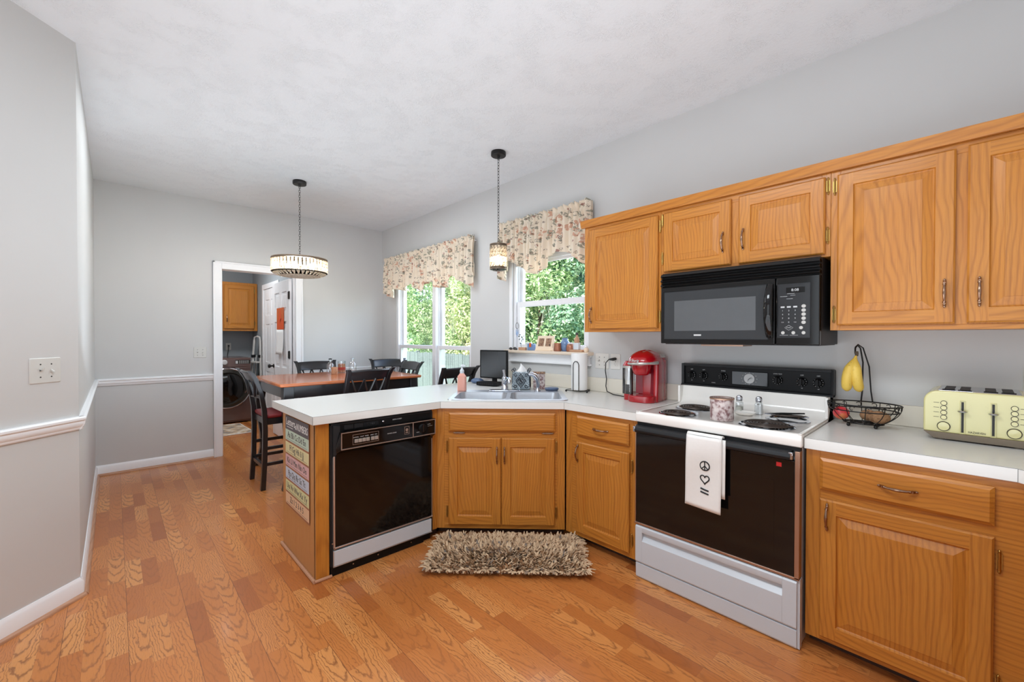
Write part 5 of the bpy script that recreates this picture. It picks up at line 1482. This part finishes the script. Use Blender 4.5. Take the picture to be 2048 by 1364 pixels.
# ================================================================== dining table and stools
t = thing('dining_table', 'counter height dining table with honey wood top and black curved legs', 'table', (1.15, -1.06, 0))
TX0, TX1, TY0, TY1 = .60, 1.67, -1.74, -.37
m = MB().prism([(x - 1.15, y + 1.06) for x, y in rrect(TX0, TY0, TX1, TY1, .02, 3)], .892, .920)
build('top', m, 'wood_table', t, bevel=.008, seg=3)
m = MB()
fr2 = ((TX0 + .05, TY0 + .05, TX1 - .05, TY0 + .075), (TX0 + .05, TY1 - .075, TX1 - .05, TY1 - .05), (TX0 + .05, TY0 + .05, TX0 + .075, TY1 - .05), (TX1 - .075, TY0 + .05, TX1 - .05, TY1 - .05))
for a, b, c, d in fr2: m.box((a - 1.15, b + 1.06, .785), (c - 1.15, d + 1.06, .893))
build('apron', m, 'chair_black', t, bevel=.002)
for sx in (0, 1):
    for sy in (0, 1):
        x = (TX1 - .075 if sx else TX0 + .075) - 1.15; y = (TY1 - .075 if sy else TY0 + .075) + 1.06; ox = 1 if sx else -1; oy = 1 if sy else -1
        P = [(x, y, .892), (x + ox * .004, y, .78), (x + ox * .020, y + oy * .01, .66), (x + ox * .010, y + oy * .004, .50), (x - ox * .018, y - oy * .01, .34), (x - ox * .022, y - oy * .01, .20), (x + ox * .01, y + oy * .0, .08), (x + ox * .042, y + oy * .02, .0)]
        m = MB(); n = len(P); rs = []
        for i, (px, py, pz) in enumerate(P):
            w = (.042, .042, .036, .030, .026, .026, .030, .036)[i]
            rs.append([m.vt((px + a * w, py + b * w, pz)) for a, b in ((-1, -1), (1, -1), (1, 1), (-1, 1))])
        for i in range(n - 1):
            for k in range(4): m.f.append([rs[i][k], rs[i][(k + 1) % 4], rs[i + 1][(k + 1) % 4], rs[i + 1][k]][::-1]); m.mi.append(0)
        m.f.append(rs[0]); m.mi.append(0); m.f.append(rs[-1][::-1]); m.mi.append(0)
        build('leg', m, 'chair_black', t, smooth=50, bevel=.004)
def sq_path(m, P, W):
    rs = []
    for i, p in enumerate(P):
        wx, wy = W[i] if isinstance(W, list) else W
        rs.append([m.vt((p[0] + a * wx, p[1] + b * wy, p[2])) for a, b in ((-1, -1), (1, -1), (1, 1), (-1, 1))])
    for i in range(len(P) - 1):
        for k in range(4): m.f.append([rs[i][k], rs[i][(k + 1) % 4], rs[i + 1][(k + 1) % 4], rs[i + 1][k]]); m.mi.append(0)
    m.f.append(rs[0][::-1]); m.mi.append(0); m.f.append(rs[-1]); m.mi.append(0)
def make_stool(label, loc, rz):
    """faces local +y; backrest at -y"""
    t = thing('counter_stool', label, 'chair', loc, rz, 'counter stools round the dining table')
    zs = .615
    build('seat', MB().prism(rrect(-.205, -.185, .205, .205, .04, 4), zs, zs + .035), 'chair_red', t, bevel=.012, seg=3)
    build('seat_frame', MB().box((-.200, -.185, zs - .055), (.200, -.165, zs)).box((-.200, .170, zs - .055), (.200, .190, zs)).box((-.200, -.185, zs - .055), (-.180, .19, zs)).box((.18, -.185, zs - .055), (.20, .19, zs)), 'chair_black', t)
    for s in (-1, 1):
        m = MB(); sq_path(m, [(s * .20, -.205, 0), (s * .195, -.19, .25), (s * .195, -.185, .5), (s * .195, -.19, .68), (s * .198, -.215, .84), (s * .204, -.258, .96), (s * .209, -.290, 1.012), (s * .226, -.312, 1.040)], [(.019, .019)] * 4 + [(.018, .017), (.018, .016), (.020, .016), (.020, .012)]); build('leg', m, 'chair_black', t, bevel=.003, smooth=50)
        m = MB(); sq_path(m, [(s * .195, .195, 0), (s * .183, .180, .25), (s * .18, .175, .6)], [(.017, .017), (.018, .018), (.02, .02)]); build('leg', m, 'chair_black', t, bevel=.003, smooth=50)
    def arc(x): return -.030 * (1 - (x / .2) ** 2)
    m = MB()
    def crest(u, v):
        x = -.205 + .41 * u; z = .930 + .085 * v + .006 * math.sin(PI * u) * v; y = -.243 - .042 * v + arc(x) * 1.0 - (.012 * max(0, v - .7) / .3)
        return (x, y, z)
    m.grid(crest, 16, 6)
    build('crest_rail', m, 'chair_black', t, solid=.020, bevel=.003)
    m = MB().tube([(-.2, -.214, .805), (-.1, -.214 + arc(-.1) * .8, .805), (0, -.214 + arc(0) * .8, .805), (.1, -.214 + arc(.1) * .8, .805), (.2, -.214, .805)], .014, 8, flat=1.0); build('lower_rail', m, 'chair_black', t)
    for a, b in ((-.11, -.165), (-.11, -.055), (0, -.055), (0, .055), (.11, .055), (.11, .165)):
        m = MB(); m.tube([(a, -.225 + arc(a) * .8, .805), ((a + b) / 2, -.236 + arc((a + b) / 2) * .9, .87), (b, -.250 + arc(b), .945)] , .0105, 6, flat=.7); build('slat', m, 'chair_black', t)
    for z, y in ((.18, -.19), (.26, .18)): build('stretcher', MB().box((-.19, y - .012, z), (.19, y + .012, z + .032)), 'chair_black', t, bevel=.002)
    for s in (-1, 1):
        for z in (.20, .34): build('stretcher', MB().box((s * .185 - .010, -.18, z), (s * .185 + .010, .175, z + .028)), 'chair_black', t, bevel=.002)
    return t
st0 = make_stool('black counter stool with red seat at the laundry end of the dining table', (1.298, -1.632, 0), 0.0)
dup(st0, (1.66, -1.10, 0), math.radians(90 + 6), 'black counter stool with its back to the sink, before the middle of the table')
dup(st0, (.60, -1.00, 0), math.radians(-90), 'black counter stool behind the table, left one of the pair by the back wall')
dup(st0, (.70, -.185, 0), math.radians(-90 - 12), 'black counter stool behind the table in the corner by the dining window')
dup(st0, (1.10, -.455, 0), math.radians(176), 'black counter stool at the window end of the dining table')
dup(st0, (2.02, -.36, 0), math.radians(96), 'black counter stool partly hidden behind the soap bottle and monitor')

# things on the table
t = thing('candle_jar', 'orange candle in a glass jar on the dining table', 'candle', (.80, -.885, .9205))
build('jar', MB().lathe([(.040, 0), (.042, .003), (.042, .13), (.039, .13), (.039, .004), (0, .004)], (0, 0, 0), 28), 'clear', t)
build('wax', MB().lathe([(.0385, .005), (.0385, .098), (.0, .098)], (0, 0, 0), 28), 'amber', t)
build('label', MB().lathe([(.0424, .03), (.0424, .06), (.0420, .06), (.0420, .03)], (0, 0, 0), 28), plain('candle label', (170, 60, 48), .6), t)
def jug(label, loc, h, r, mat, dark=False, group='glass bottles on the table'):
    t = thing('glass_bottle', label, 'bottle', loc, 0)
    build('glass_body', MB().lathe([(r, 0), (r * 1.04, .004), (r * 1.04, h * .55), (r * .9, h * .66), (r * .38, h * .80), (r * .36, h * .93), (r * .46, h * .94), (r * .46, h)], (0, 0, 0), 24), mat, t)
    build('stopper', MB().lathe([(r * .30, h), (r * .46, h * 1.01), (r * .44, h * 1.07), (r * .2, h * 1.09)], (0, 0, 0), 16), 'black_plastic' if dark else 'chrome', t)
jug('clear glass bottle left of the orange candle on the table', (.80, -1.01, .9205), .15, .040, 'clear', True)
jug('clear glass bottle right of the orange candle on the table', (.90, -.80, .9205), .155, .040, 'clear')
t = thing('striped_mug', 'small tan mug standing before the bottles on the dining table', 'mug', (.95, -1.02, .9205))
build('mug_body', MB().lathe([(.030, 0), (.034, .01), (.034, .075), (.031, .075), (.030, .006), (0, .006)], (0, 0, 0), 24), 'terracotta', t); build('handle', MB().tube([(.03, 0, .06), (.052, 0, .058), (.056, 0, .036), (.048, 0, .02), (.03, 0, .018)], .0045, 8), 'terracotta', t)

# ================================================================== pendants
def chain(m, z0, z1, L=.030, r=.0016):
    n = max(2, round((z1 - z0) / (L - .007))); step = (z1 - z0) / n
    for k in range(n):
        zc = z0 + (k + .5) * step; P = []
        for i in range(12):
            a = 2 * PI * i / 12; u, v = .0075 * math.cos(a), (step / 2 + .0035) * math.sin(a)
            P.append((u, 0, zc + v) if k % 2 else (0, u, zc + v))
        m.tube(P, r, 5, closed=True)
def canopy(t, z):
    m = MB().lathe([(.058, z - .004), (.060, z - .008), (.060, z - .030), (.056, z - .034), (.012, z - .036), (.008, z - .052)], (0, 0, 0), 32); m.tube([(.0, -.008, z - .050), (0, -.008, z - .066), (0, .008, z - .066), (0, .008, z - .05)], .002, 6)
    m.lathe([(.058, z), (.060, z - .008)], (0, 0, 0), 32)
    build('canopy', m, 'iron', t)
t = thing('drum_pendant', 'crystal drum chandelier on a chain above the dining table', 'pendant light', (1.272, -1.464, 1.93))
canopy(t, CZ - 1.93)
m = MB(); chain(m, .165, CZ - 1.93 - .062); build('chain', m, 'iron', t)
R_ = .242
def hoop(m, R, z, r=.004, hz=1.6, n=56):
    m.lathe([(R - r, z - r * hz), (R + r, z - r * hz), (R + r, z + r * hz), (R - r, z + r * hz), (R - r, z - r * hz)], (0, 0, 0), n)
m = MB(); hoop(m, R_, .135, .003); hoop(m, R_, .124, .002, 1); hoop(m, R_, .010, .0025, 1)
for k in range(3):
    a = k * 2 * PI / 3 + .3; m.tube([(R_ * math.cos(a), R_ * math.sin(a), .138), (0, 0, .158)], .003, 6)
m.lathe([(.018, .150), (.018, .168), (.006, .176)], (0, 0, 0), 16)
build('frame', m, plain('aged bronze', (142, 124, 106), .35, .6), t)
cm = MB().prism([(-.0125, -.003), (0, -.007), (.0125, -.003), (.0125, .003), (0, .007), (-.0125, .003)], .012, .118)
c0 = build('crystal', cm, 'crystal', t, smooth=None)
NC = 46
for k in range(NC):
    o = c0 if k == 0 else c0.copy()
    if k: COL.objects.link(o); o.parent = t
    a = 2 * PI * k / NC; o.location = (R_ * .985 * math.cos(a), R_ * .985 * math.sin(a), 0); o.rotation_euler = (0, 0, a + PI / 2 + (.25 if k % 2 else -.2))
cm = MB().prism([(-.015, -.003), (0, -.005), (.015, -.003), (.015, .003), (-.015, .003)], 0, .05, top=[(-.004, -.002), (0, -.003), (.004, -.002), (.004, .002), (-.004, .002)])
c1 = build('lower_crystal', cm, 'frost', t, smooth=None)
for k in range(36):
    o = c1 if k == 0 else c1.copy()
    if k: COL.objects.link(o); o.parent = t
    a = 2 * PI * k / 36; o.location = (R_ * .95 * math.cos(a), R_ * .95 * math.sin(a), .0); o.rotation_euler = (math.radians(118), 0, a - PI / 2)
build('diffuser', MB().lathe([(.178, -.026), (.15, -.030), (.0, -.033)], (0, 0, 0), 40), 'frost', t)
for k in range(4):
    a = k * PI / 2 + .9; b = build('bulb', MB().ell((.11 * math.cos(a), .11 * math.sin(a), .062), .024, .024, .034, nu=14, nv=10), 'bulb', t)
    build('socket', MB().tube([(.11 * math.cos(a), .11 * math.sin(a), .095), (.11 * math.cos(a), .11 * math.sin(a), .125), (0, 0, .150)], [.014, .010, .004], 8), 'iron', t)
t = thing('mini_pendant', 'small cylindrical crystal pendant on a chain near the sink window', 'pendant light', (3.056, -.504, 1.868))
canopy(t, CZ - 1.868)
m = MB(); chain(m, .225, CZ - 1.868 - .062); build('chain', m, 'iron', t)
r_ = .066
m = MB()
for z, q_ in ((.198, .0035), (.186, .0025), (.100, .002), (.016, .003), (.004, .0035)): hoop(m, r_, z, q_, 1.3, 32)
m.tube([(-r_, 0, .200), (0, 0, .215), (r_, 0, .2)], .0025, 6); m.tube([(0, -r_, .200), (0, 0, .215), (0, r_, .2)], .0025, 6); m.lathe([(.012, .205), (.012, .222), (.004, .228)], (0, 0, 0), 14)
build('frame', m, plain('aged bronze b', (128, 112, 96), .35, .6), t)
cm = MB().prism([(-.0125, -.003), (0, -.006), (.0125, -.003), (.0125, .003), (-.0125, .003)], .0, .080)
c0 = build('crystal', cm, 'crystal', t, smooth=None)
for j in range(2):
    for k in range(15):
        o = c0 if (k + j) == 0 else c0.copy()
        if k + j: COL.objects.link(o); o.parent = t
        a = 2 * PI * k / 15 + j * .2; o.location = (r_ * .97 * math.cos(a), r_ * .97 * math.sin(a), .018 + j * .085); o.rotation_euler = (0, 0, a + PI / 2)
build('diffuser', MB().lathe([(.062, .002), (.045, -.010), (.012, -.016), (.0, -.017)], (0, 0, 0), 28), 'crystal', t)
build('bulb', MB().ell((0, 0, .085), .022, .022, .034, nu=14, nv=10), 'bulb', t)
build('socket', MB().lathe([(.014, .118), (.014, .16), (.006, .20)], (0, 0, 0), 12), 'iron', t)

# ================================================================== valances
def interp(tab, x):
    for (a, b), (c, d) in zip(tab, tab[1:]):
        if x <= c: return b + (d - b) * (x - a) / (c - a) if c > a else d
    return tab[-1][1]
def valance(label, x0, x1, zt, tab, tab2, seed):
    t = thing('valance', label, 'curtain', (x0, -.02, zt))
    rnd = random.Random(seed); ph = [rnd.uniform(0, 6) for _ in range(6)]
    L = x1 - x0
    def pleat(x, v):
        k = (1 - v) * .6
        return (.017 + .010 * v) * (math.sin(x * 2 * PI / .052 + ph[0] + 1.4 * math.sin(x * 9 + ph[1])) * (1 - .65 * v) + .9 * v * math.sin(x * 2 * PI / .155 + ph[2] + 1.2 * math.sin(x * 5 + ph[3]) + v))
    def f(tab_, off):
        def g(u, v):
            x = L * u; zb = interp(tab_, x + x0) - zt
            ztop = .008 * math.sin(x * 2 * PI / .037 + ph[4]) + (-.0)
            z = ztop * (1 - v) + zb * v; pull = math.exp(-((v - .10) / .05) ** 2)
            y = -.055 - off - pleat(x, v) * (1 - .5 * pull) + .012 * pull - .018 * v * (1 - off * 10)
            y += .0045 * math.sin(x * 2 * PI / .021 + ph[5] + math.sin(x * 40)) * math.exp(-((v - .12) / .14) ** 2)
            y = y * min(1, .75 + u * 14) * min(1, .75 + (1 - u) * 14) if v < .7 else y * min(1, .5 + u * 14) * min(1, .5 + (1 - u) * 14)
            return (x, y, z)
        return g
    m = MB().grid(f(tab, .012), int(L * 190), 26); build('front_swag', m, 'floral', t, solid=.003, smooth=80)
    m = MB().grid(f(tab2, -.014), int(L * 120), 14); build('back_layer', m, 'floral', t, solid=.003, smooth=80)
    build('rod', MB().tube([(.03, -.034, -.045), (L - .03, -.034, -.045)], .006, 8).tube([(.03, -.034, -.045), (.03, .018, -.045)], .006, 6).tube([(L - .03, -.034, -.045), (L - .03, .018, -.045)], .006, 6), 'trim', t)
T1 = [(.20, 1.945), (.30, 1.90), (.42, 1.858), (.505, 1.83), (.53, 1.90), (.567, 1.941), (.70, 1.925), (.80, 1.905), (.86, 1.925), (.937, 1.979), (1.04, 1.93), (1.15, 1.88), (1.238, 1.851), (1.27, 1.90), (1.283, 1.959), (1.475, 1.956), (1.50, 1.91), (1.526, 1.886), (1.63, 1.868), (1.744, 1.868), (1.80, 1.895), (1.829, 1.985), (1.88, 1.97), (1.934, 1.937), (2.04, 1.89), (2.13, 1.861), (2.165, 1.833)]
T1b = [(.20, 1.99), (.5, 1.95), (.9, 1.99), (1.2, 1.93), (1.28, 1.95), (1.5, 1.985), (1.8, 1.99), (2.165, 1.95)]
valance('cream floral valance over the tall dining window', .22, 2.165, 2.375, T1, T1b, 5)
T2 = [(2.545, 1.93), (2.568, 1.905), (2.63, 1.862), (2.70, 1.842), (2.725, 1.90), (2.742, 2.02), (2.844, 1.99), (2.96, 1.908), (3.02, 1.882), (3.07, 1.874), (3.12, 1.872), (3.176, 1.883), (3.205, 1.91), (3.221, 1.933), (3.223, 2.005), (3.29, 2.016), (3.353, 2.022), (3.448, 2.008), (3.49, 1.98), (3.526, 1.951), (3.576, 1.903), (3.60, 1.89), (3.64, 1.88)]
T2b = [(2.545, 1.98), (2.7, 1.93), (2.75, 2.03), (2.9, 2.0), (3.2, 2.03), (3.4, 2.035), (3.5, 2.01), (3.64, 1.95)]
valance('cream floral valance over the sink window beside the wall cabinet', 2.575, 3.64, 2.395, T2, T2b, 9)

# ================================================================== things on the window sill
SZ = 1.2045
def sill(x, y=-.035): return (x, y, SZ)
for i, (x, y, r, lab) in enumerate(((2.712, -.045, .016, 'dark stone at the left end of the window sill'), (2.752, -.03, .018, 'rounder dark stone second from the left on the sill'), (2.79, -.05, .013, 'smallest dark stone on the sill, next to the planter'))):
    m = MB().ell((0, 0, r * .7), r * 1.1, r, r * .7, nu=12, nv=8, fn=lambda a, p: 1 + .12 * math.sin(3 * a + p)); solo('stone', m, 'stone', lab, 'stone', sill(x, y), group='dark stones on the window sill')
t = thing('sill_planter', 'small terracotta tray with a spindly dark plant on the sill', 'plant', sill(2.862, -.035))
build('tray', MB().box((-.038, -.022, 0), (.050, .022, .026)), 'terracotta', t, bevel=.003)
m = MB().tube([(-.02, 0, .02), (-.028, 0, .06), (-.012, 0, .10), (-.026, 0, .135)], .0018, 5).tube([(-.02, 0, .05), (.004, 0, .09), (.01, 0, .125)], .0015, 5); build('stem', m, 'stone', t)
m = MB()
for x, z, a in ((-.044, .10, .4), (-.010, .118, -.5), (-.038, .140, .2), (.012, .128, .9), (-.03, .062, -.4), (-.014, .085, .9), (.0, .1, -.9), (-.05, .125, -.3)):
    u = Vector((math.cos(a), 0, math.sin(a))) * .013; w = Vector((-math.sin(a), .4, math.cos(a))) * .006
    p_ = Vector((x, 0, z)); m.add([tuple(p_ - u), tuple(p_ - w), tuple(p_ + u), tuple(p_ + w)], [(0, 1, 2, 3)])
build('leaves', m, 'green_leaf', t, solid=.001)
t = thing('glass_cup', 'pale glass cup behind the planter on the sill', 'cup', sill(2.915, .0 - .008)); build('cup_body', MB().lathe([(.026, 0), (.03, .07), (.0285, .07), (.0245, .003), (0, .003)], (0, 0, 0), 20), 'bottle_clear', t)
t = thing('blue_box', 'small blue patterned box left of the bookstand on the sill', 'box', sill(2.975, -.035)); build('box_body', MB().box((-.036, -.02, 0), (.03, .02, .06)), 'blue_glass', t, bevel=.003); build('lid', MB().box((-.012, -.022, .03), (.014, -.020, .066)), 'orange', t, bevel=.001)
t = thing('picture_frame', 'cream double picture frame leaning open on the sill', 'picture frame', sill(3.128, -.045))
M_ = Matrix.Rotation(-.22, 4, 'X')
m = MB(); m.tr = M_; m.prism([(x, y) for x, y in ((-.105, 0), (.105, 0))] + [(.105, .012), (-.105, .012)], .0, .135, top=[(-.092, 0), (.098, 0), (.098, .012), (-.092, .012)]); fo = build('frame', m, 'peach_box', t, bevel=.004)
for x0_ in (-.072, .012):
    m = MB(); m.tr = M_; m.box((x0_, -.0012, .040), (x0_ + .062, 0, .110)); build('picture', m, 'photo', t, smooth=None)
m = MB(); m.box((-.09, -.016, 0), (.095, .03, .008)); build('ledge', m, 'peach_box', t, bevel=.002)
t = thing('copper_mug', 'hammered copper mug with pale handle on the sill', 'mug', sill(3.285, -.04)); build('mug_body', MB().lathe([(.030, 0), (.034, .012), (.030, .07), (.0275, .07), (.026, .006), (0, .006)], (0, 0, 0), 24), 'cop', t); build('handle', MB().tube([(-.028, -.006, .066), (-.050, -.01, .060), (-.052, -.01, .030), (-.034, -.006, .012)], .0045, 8), 'peach_box', t)
t = thing('blue_vase', 'translucent blue glass vase behind the copper mug', 'vase', sill(3.325, .008)); build('vase_body', MB().lathe([(.026, 0), (.040, .03), (.040, .07), (.022, .10), (.026, .112), (.020, .112)], (0, 0, 0), 24), 'blue_glass', t)
t = thing('brown_jar', 'brown patterned jar between the vase and the bottle on the sill', 'jar', sill(3.405, -.02)); build('jar_body', MB().lathe([(.030, 0), (.036, .015), (.032, .05), (.022, .062)], (0, 0, 0), 20), 'cop', t); build('lid', MB().lathe([(.024, .060), (.026, .066), (.008, .075)], (0, 0, 0), 20), 'tin', t)
t = thing('wooden_tray', 'small wooden block under the corked bottle on the sill', 'tray', sill(3.495, -.040)); build('tray_body', MB().box((-.065, -.026, 0), (.062, .026, .018)), 'terracotta', t, bevel=.003)
t = thing('corked_bottle', 'white bottle with tan top and dark cork on the wooden block', 'bottle', (3.488, -.040, SZ + .0185)); build('bottle_body', MB().prism(rrect(-.027, -.018, .027, .018, .008, 4), 0, .055), 'bottle_clear', t, bevel=.002); build('neck', MB().lathe([(.020, .055), (.022, .075), (.016, .095), (.008, .105), (.008, .118)], (0, 0, 0), 20), 'terracotta', t); build('cork', MB().lathe([(.011, .118), (.012, .122), (.012, .134), (.008, .137)], (0, 0, 0), 14), 'stone', t)
t = thing('cream_pot', 'tiny cream pot at the right end of the sill', 'pot', sill(3.585, -.045)); build('pot_body', MB().lathe([(.014, 0), (.020, .016), (.016, .034), (.013, .034)], (0, 0, 0), 18), 'peach_box', t); build('flower', MB().ell((0, 0, .042), .012, .012, .010, nu=10, nv=6), 'paper', t)
t = thing('window_ornament', 'grey feathered charm hanging on the sink window jamb', 'ornament', (2.745, .005, 1.30))
build('hoop', MB().tube([(.0, .020 * math.cos(a * PI / 8), .13 + .028 * math.sin(a * PI / 8)) for a in range(16)], .002, 6, closed=True).tube([(0, 0, .158), (0, 0, .21)], .0008, 4), 'stone', t)
m = MB()
for k in range(3): m.ell((0, -.012 + .012 * k, .07 - .02 * (k == 1)), .0015, .005, .028, nu=8, nv=6)
build('feathers', m, 'blue_glass', t)

# ================================================================== laundry room
c = thing('laundry_cabinet', 'oak wall cabinet above the washer in the laundry room', 'cabinet', (-2.50, -1.05, 1.42), PI / 2)
c.location = (-2.50, -1.83, 1.42); c.matrix_world = Matrix.Translation(c.location) @ Matrix.Rotation(PI / 2, 4, 'Z')
H = .79; w = .822
m = MB(); m.box((0, .0195, 0), (w, .345, H), 0); m.box((0, 0, 0), (w, .0194, H), 0); build('carcass', m, OK, c, smooth=None)
add_door(c, .355, .035, .775, H - .045, -.02, .39, .20, .785)
add_door(c, .02, .035, .340, H - .045, -.02, .31, .20, None)
t = thing('washing_machine', 'bronze front load washer with round glass door in the laundry room', 'washing machine', (-2.0, -1.21, .0), PI / 2)
t.location = (-2.0, -1.888, 0); t.matrix_world = Matrix.Translation(t.location) @ Matrix.Rotation(PI / 2, 4, 'Z')
W, H = .686, 1.0
build('body', MB().box((0, .02, .015), (W, .76, H)), 'bronze', t, bevel=.012, seg=3)
build('front_panel', MB().box((.004, .0, .04), (W - .004, .025, .86)), 'bronze', t, bevel=.01, seg=3)
cpn = build('control_panel', MB().extr([(.025, .862), (.0, .862), (.014, H - .004), (.05, H - .002)], .004, W - .004), 'bronze', t, bevel=.004)
cx_, cz_ = .366, .545
d_ = build('door', MB().lathe([(.306, -.02), (.306, .030), (.298, .036), (.289, .034)], (cx_, 0, cz_), 56, axis='y'), 'chrome', t)
build('door_ring', MB().lathe([(.292, .02), (.286, .045), (.240, .055), (.230, .040)], (cx_, 0, cz_), 56, axis='y'), 'smoke', d_)
build('door_glass', MB().lathe([(.231, .03), (.20, .050), (.10, .062), (.0, .066)], (cx_, 0, cz_), 48, axis='y'), 'black_glass', d_)
build('door_handle', MB().tube([(cx_ + .225, -.05, cz_ + .10), (cx_ + .25, -.075, cz_ + .06), (cx_ + .25, -.075, cz_ - .04), (cx_ + .225, -.05, cz_ - .08)], .011, 8), 'bronze', d_)
k_ = build('dial', MB().lathe([(.040, .0), (.040, .012), (.034, .03), (.030, .034)], (.335, .012, .935), 28, axis='y'), 'print', cpn)
build('display', MB().box((.475, .0045, .905), (.67, .010, .965)), 'smoke', cpn, smooth=None)
mm = MB()
for j in range(3):
    for i in range(5): mm.box((.525 + i * .027, .003, .915 + j * .017), (.545 + i * .027, .0045, .921 + j * .017))
mm.box((.480, .003, .912), (.510, .0045, .955)); build('buttons', mm, 'print', cpn, smooth=None)
m = MB()
for x in (.06, W - .06):
    for y in (.08, .68): m.lathe([(.022, 0), (.022, .016)], (x, y, 0), 12)
build('feet', m, 'black_plastic', t)
t = thing('power_plug', 'dark plug and cord hanging from the laundry outlet', 'cord', (-2.845, -1.36, 1.0)); m = MB().tube([(.012, 0, .17), (.03, 0, .165), (.03, -.005, .12), (.02, -.02, .0)], .005, 8).tube([(.0, 0, .176), (.035, 0, .172)], .012, 8); build('cord_body', m, 'cord', t)
t = thing('step_ladder', 'folded aluminium step ladder leaning in the laundry corner', 'ladder', (-2.27, -1.115, 0), .35)
for x in (-.14, .14): build('side_rail', MB().tube([(x, .0, .01), (x * .86, .045, .7), (x * .55, .065, 1.27)], .014, 8, flat=1.6), 'alu', t)
build('top_bow', MB().tube([(-.077, .065, 1.27), (-.066, .066, 1.315), (0, .067, 1.33), (.066, .066, 1.315), (.077, .065, 1.27)], .014, 8), 'alu', t)
for z, w_ in ((.3, .13), (.6, .12), (.9, .10)): build('step', MB().box((-w_, -.02, z), (w_, .06, z + .025)), 'alu', t, bevel=.003)
for x in (-.10, .10): build('rear_leg', MB().tube([(x * 1.1, .075, .0), (x * .7, .09, 1.02)], .010, 6), 'alu', t)
for x in (-.09, .09): build('clamp', MB().box((x - .022, .03, .985), (x + .022, .09, 1.03)), 'dark_plastic', t, bevel=.004)
t = thing('patterned_mat', 'cream patterned mat on the floor before the washer', 'mat', (-1.48, -1.62, 0), .03); build('mat_body', MB().prism(rrect(-.42, -.30, .38, .25, .03, 3), .001, .010), 'rug_print', t); build('border', MB().tube([(x, y, .007) for x, y in rrect(-.42, -.30, .38, .25, .03, 3)], .006, 6, closed=True), 'cotton', t)
t = thing('wall_calendar', 'orange leaf calendar with white page hanging on the laundry door', 'calendar', (-.455, -1.186, 1.10))
m = MB(); m.tr = None
build('picture_page', MB().box((-.155, -.004, .32), (.155, -.001, .60)), 'orange', t, smooth=None)
m = MB()
for a, b, c_, d in (((-.155, .32), (0, .60), (.06, .46), (-.02, .40)), ((.155, .46), (.02, .46), (-.08, .32), (.155, .32))): m.add([(p[0], -.0045, p[1]) for p in (a, b, c_, d)], [(0, 1, 2, 3)])
build('leaf_shape', m, plain('deep orange', (220, 84, 30), .7), t, smooth=None)
def page(u, v): return (-.165 + .31 * u + .02 * math.sin(v * 2), -.004 - .02 * v * v, .315 - .32 * v)
build('grid_page', MB().grid(page, 4, 8), 'paper', t, solid=.002)
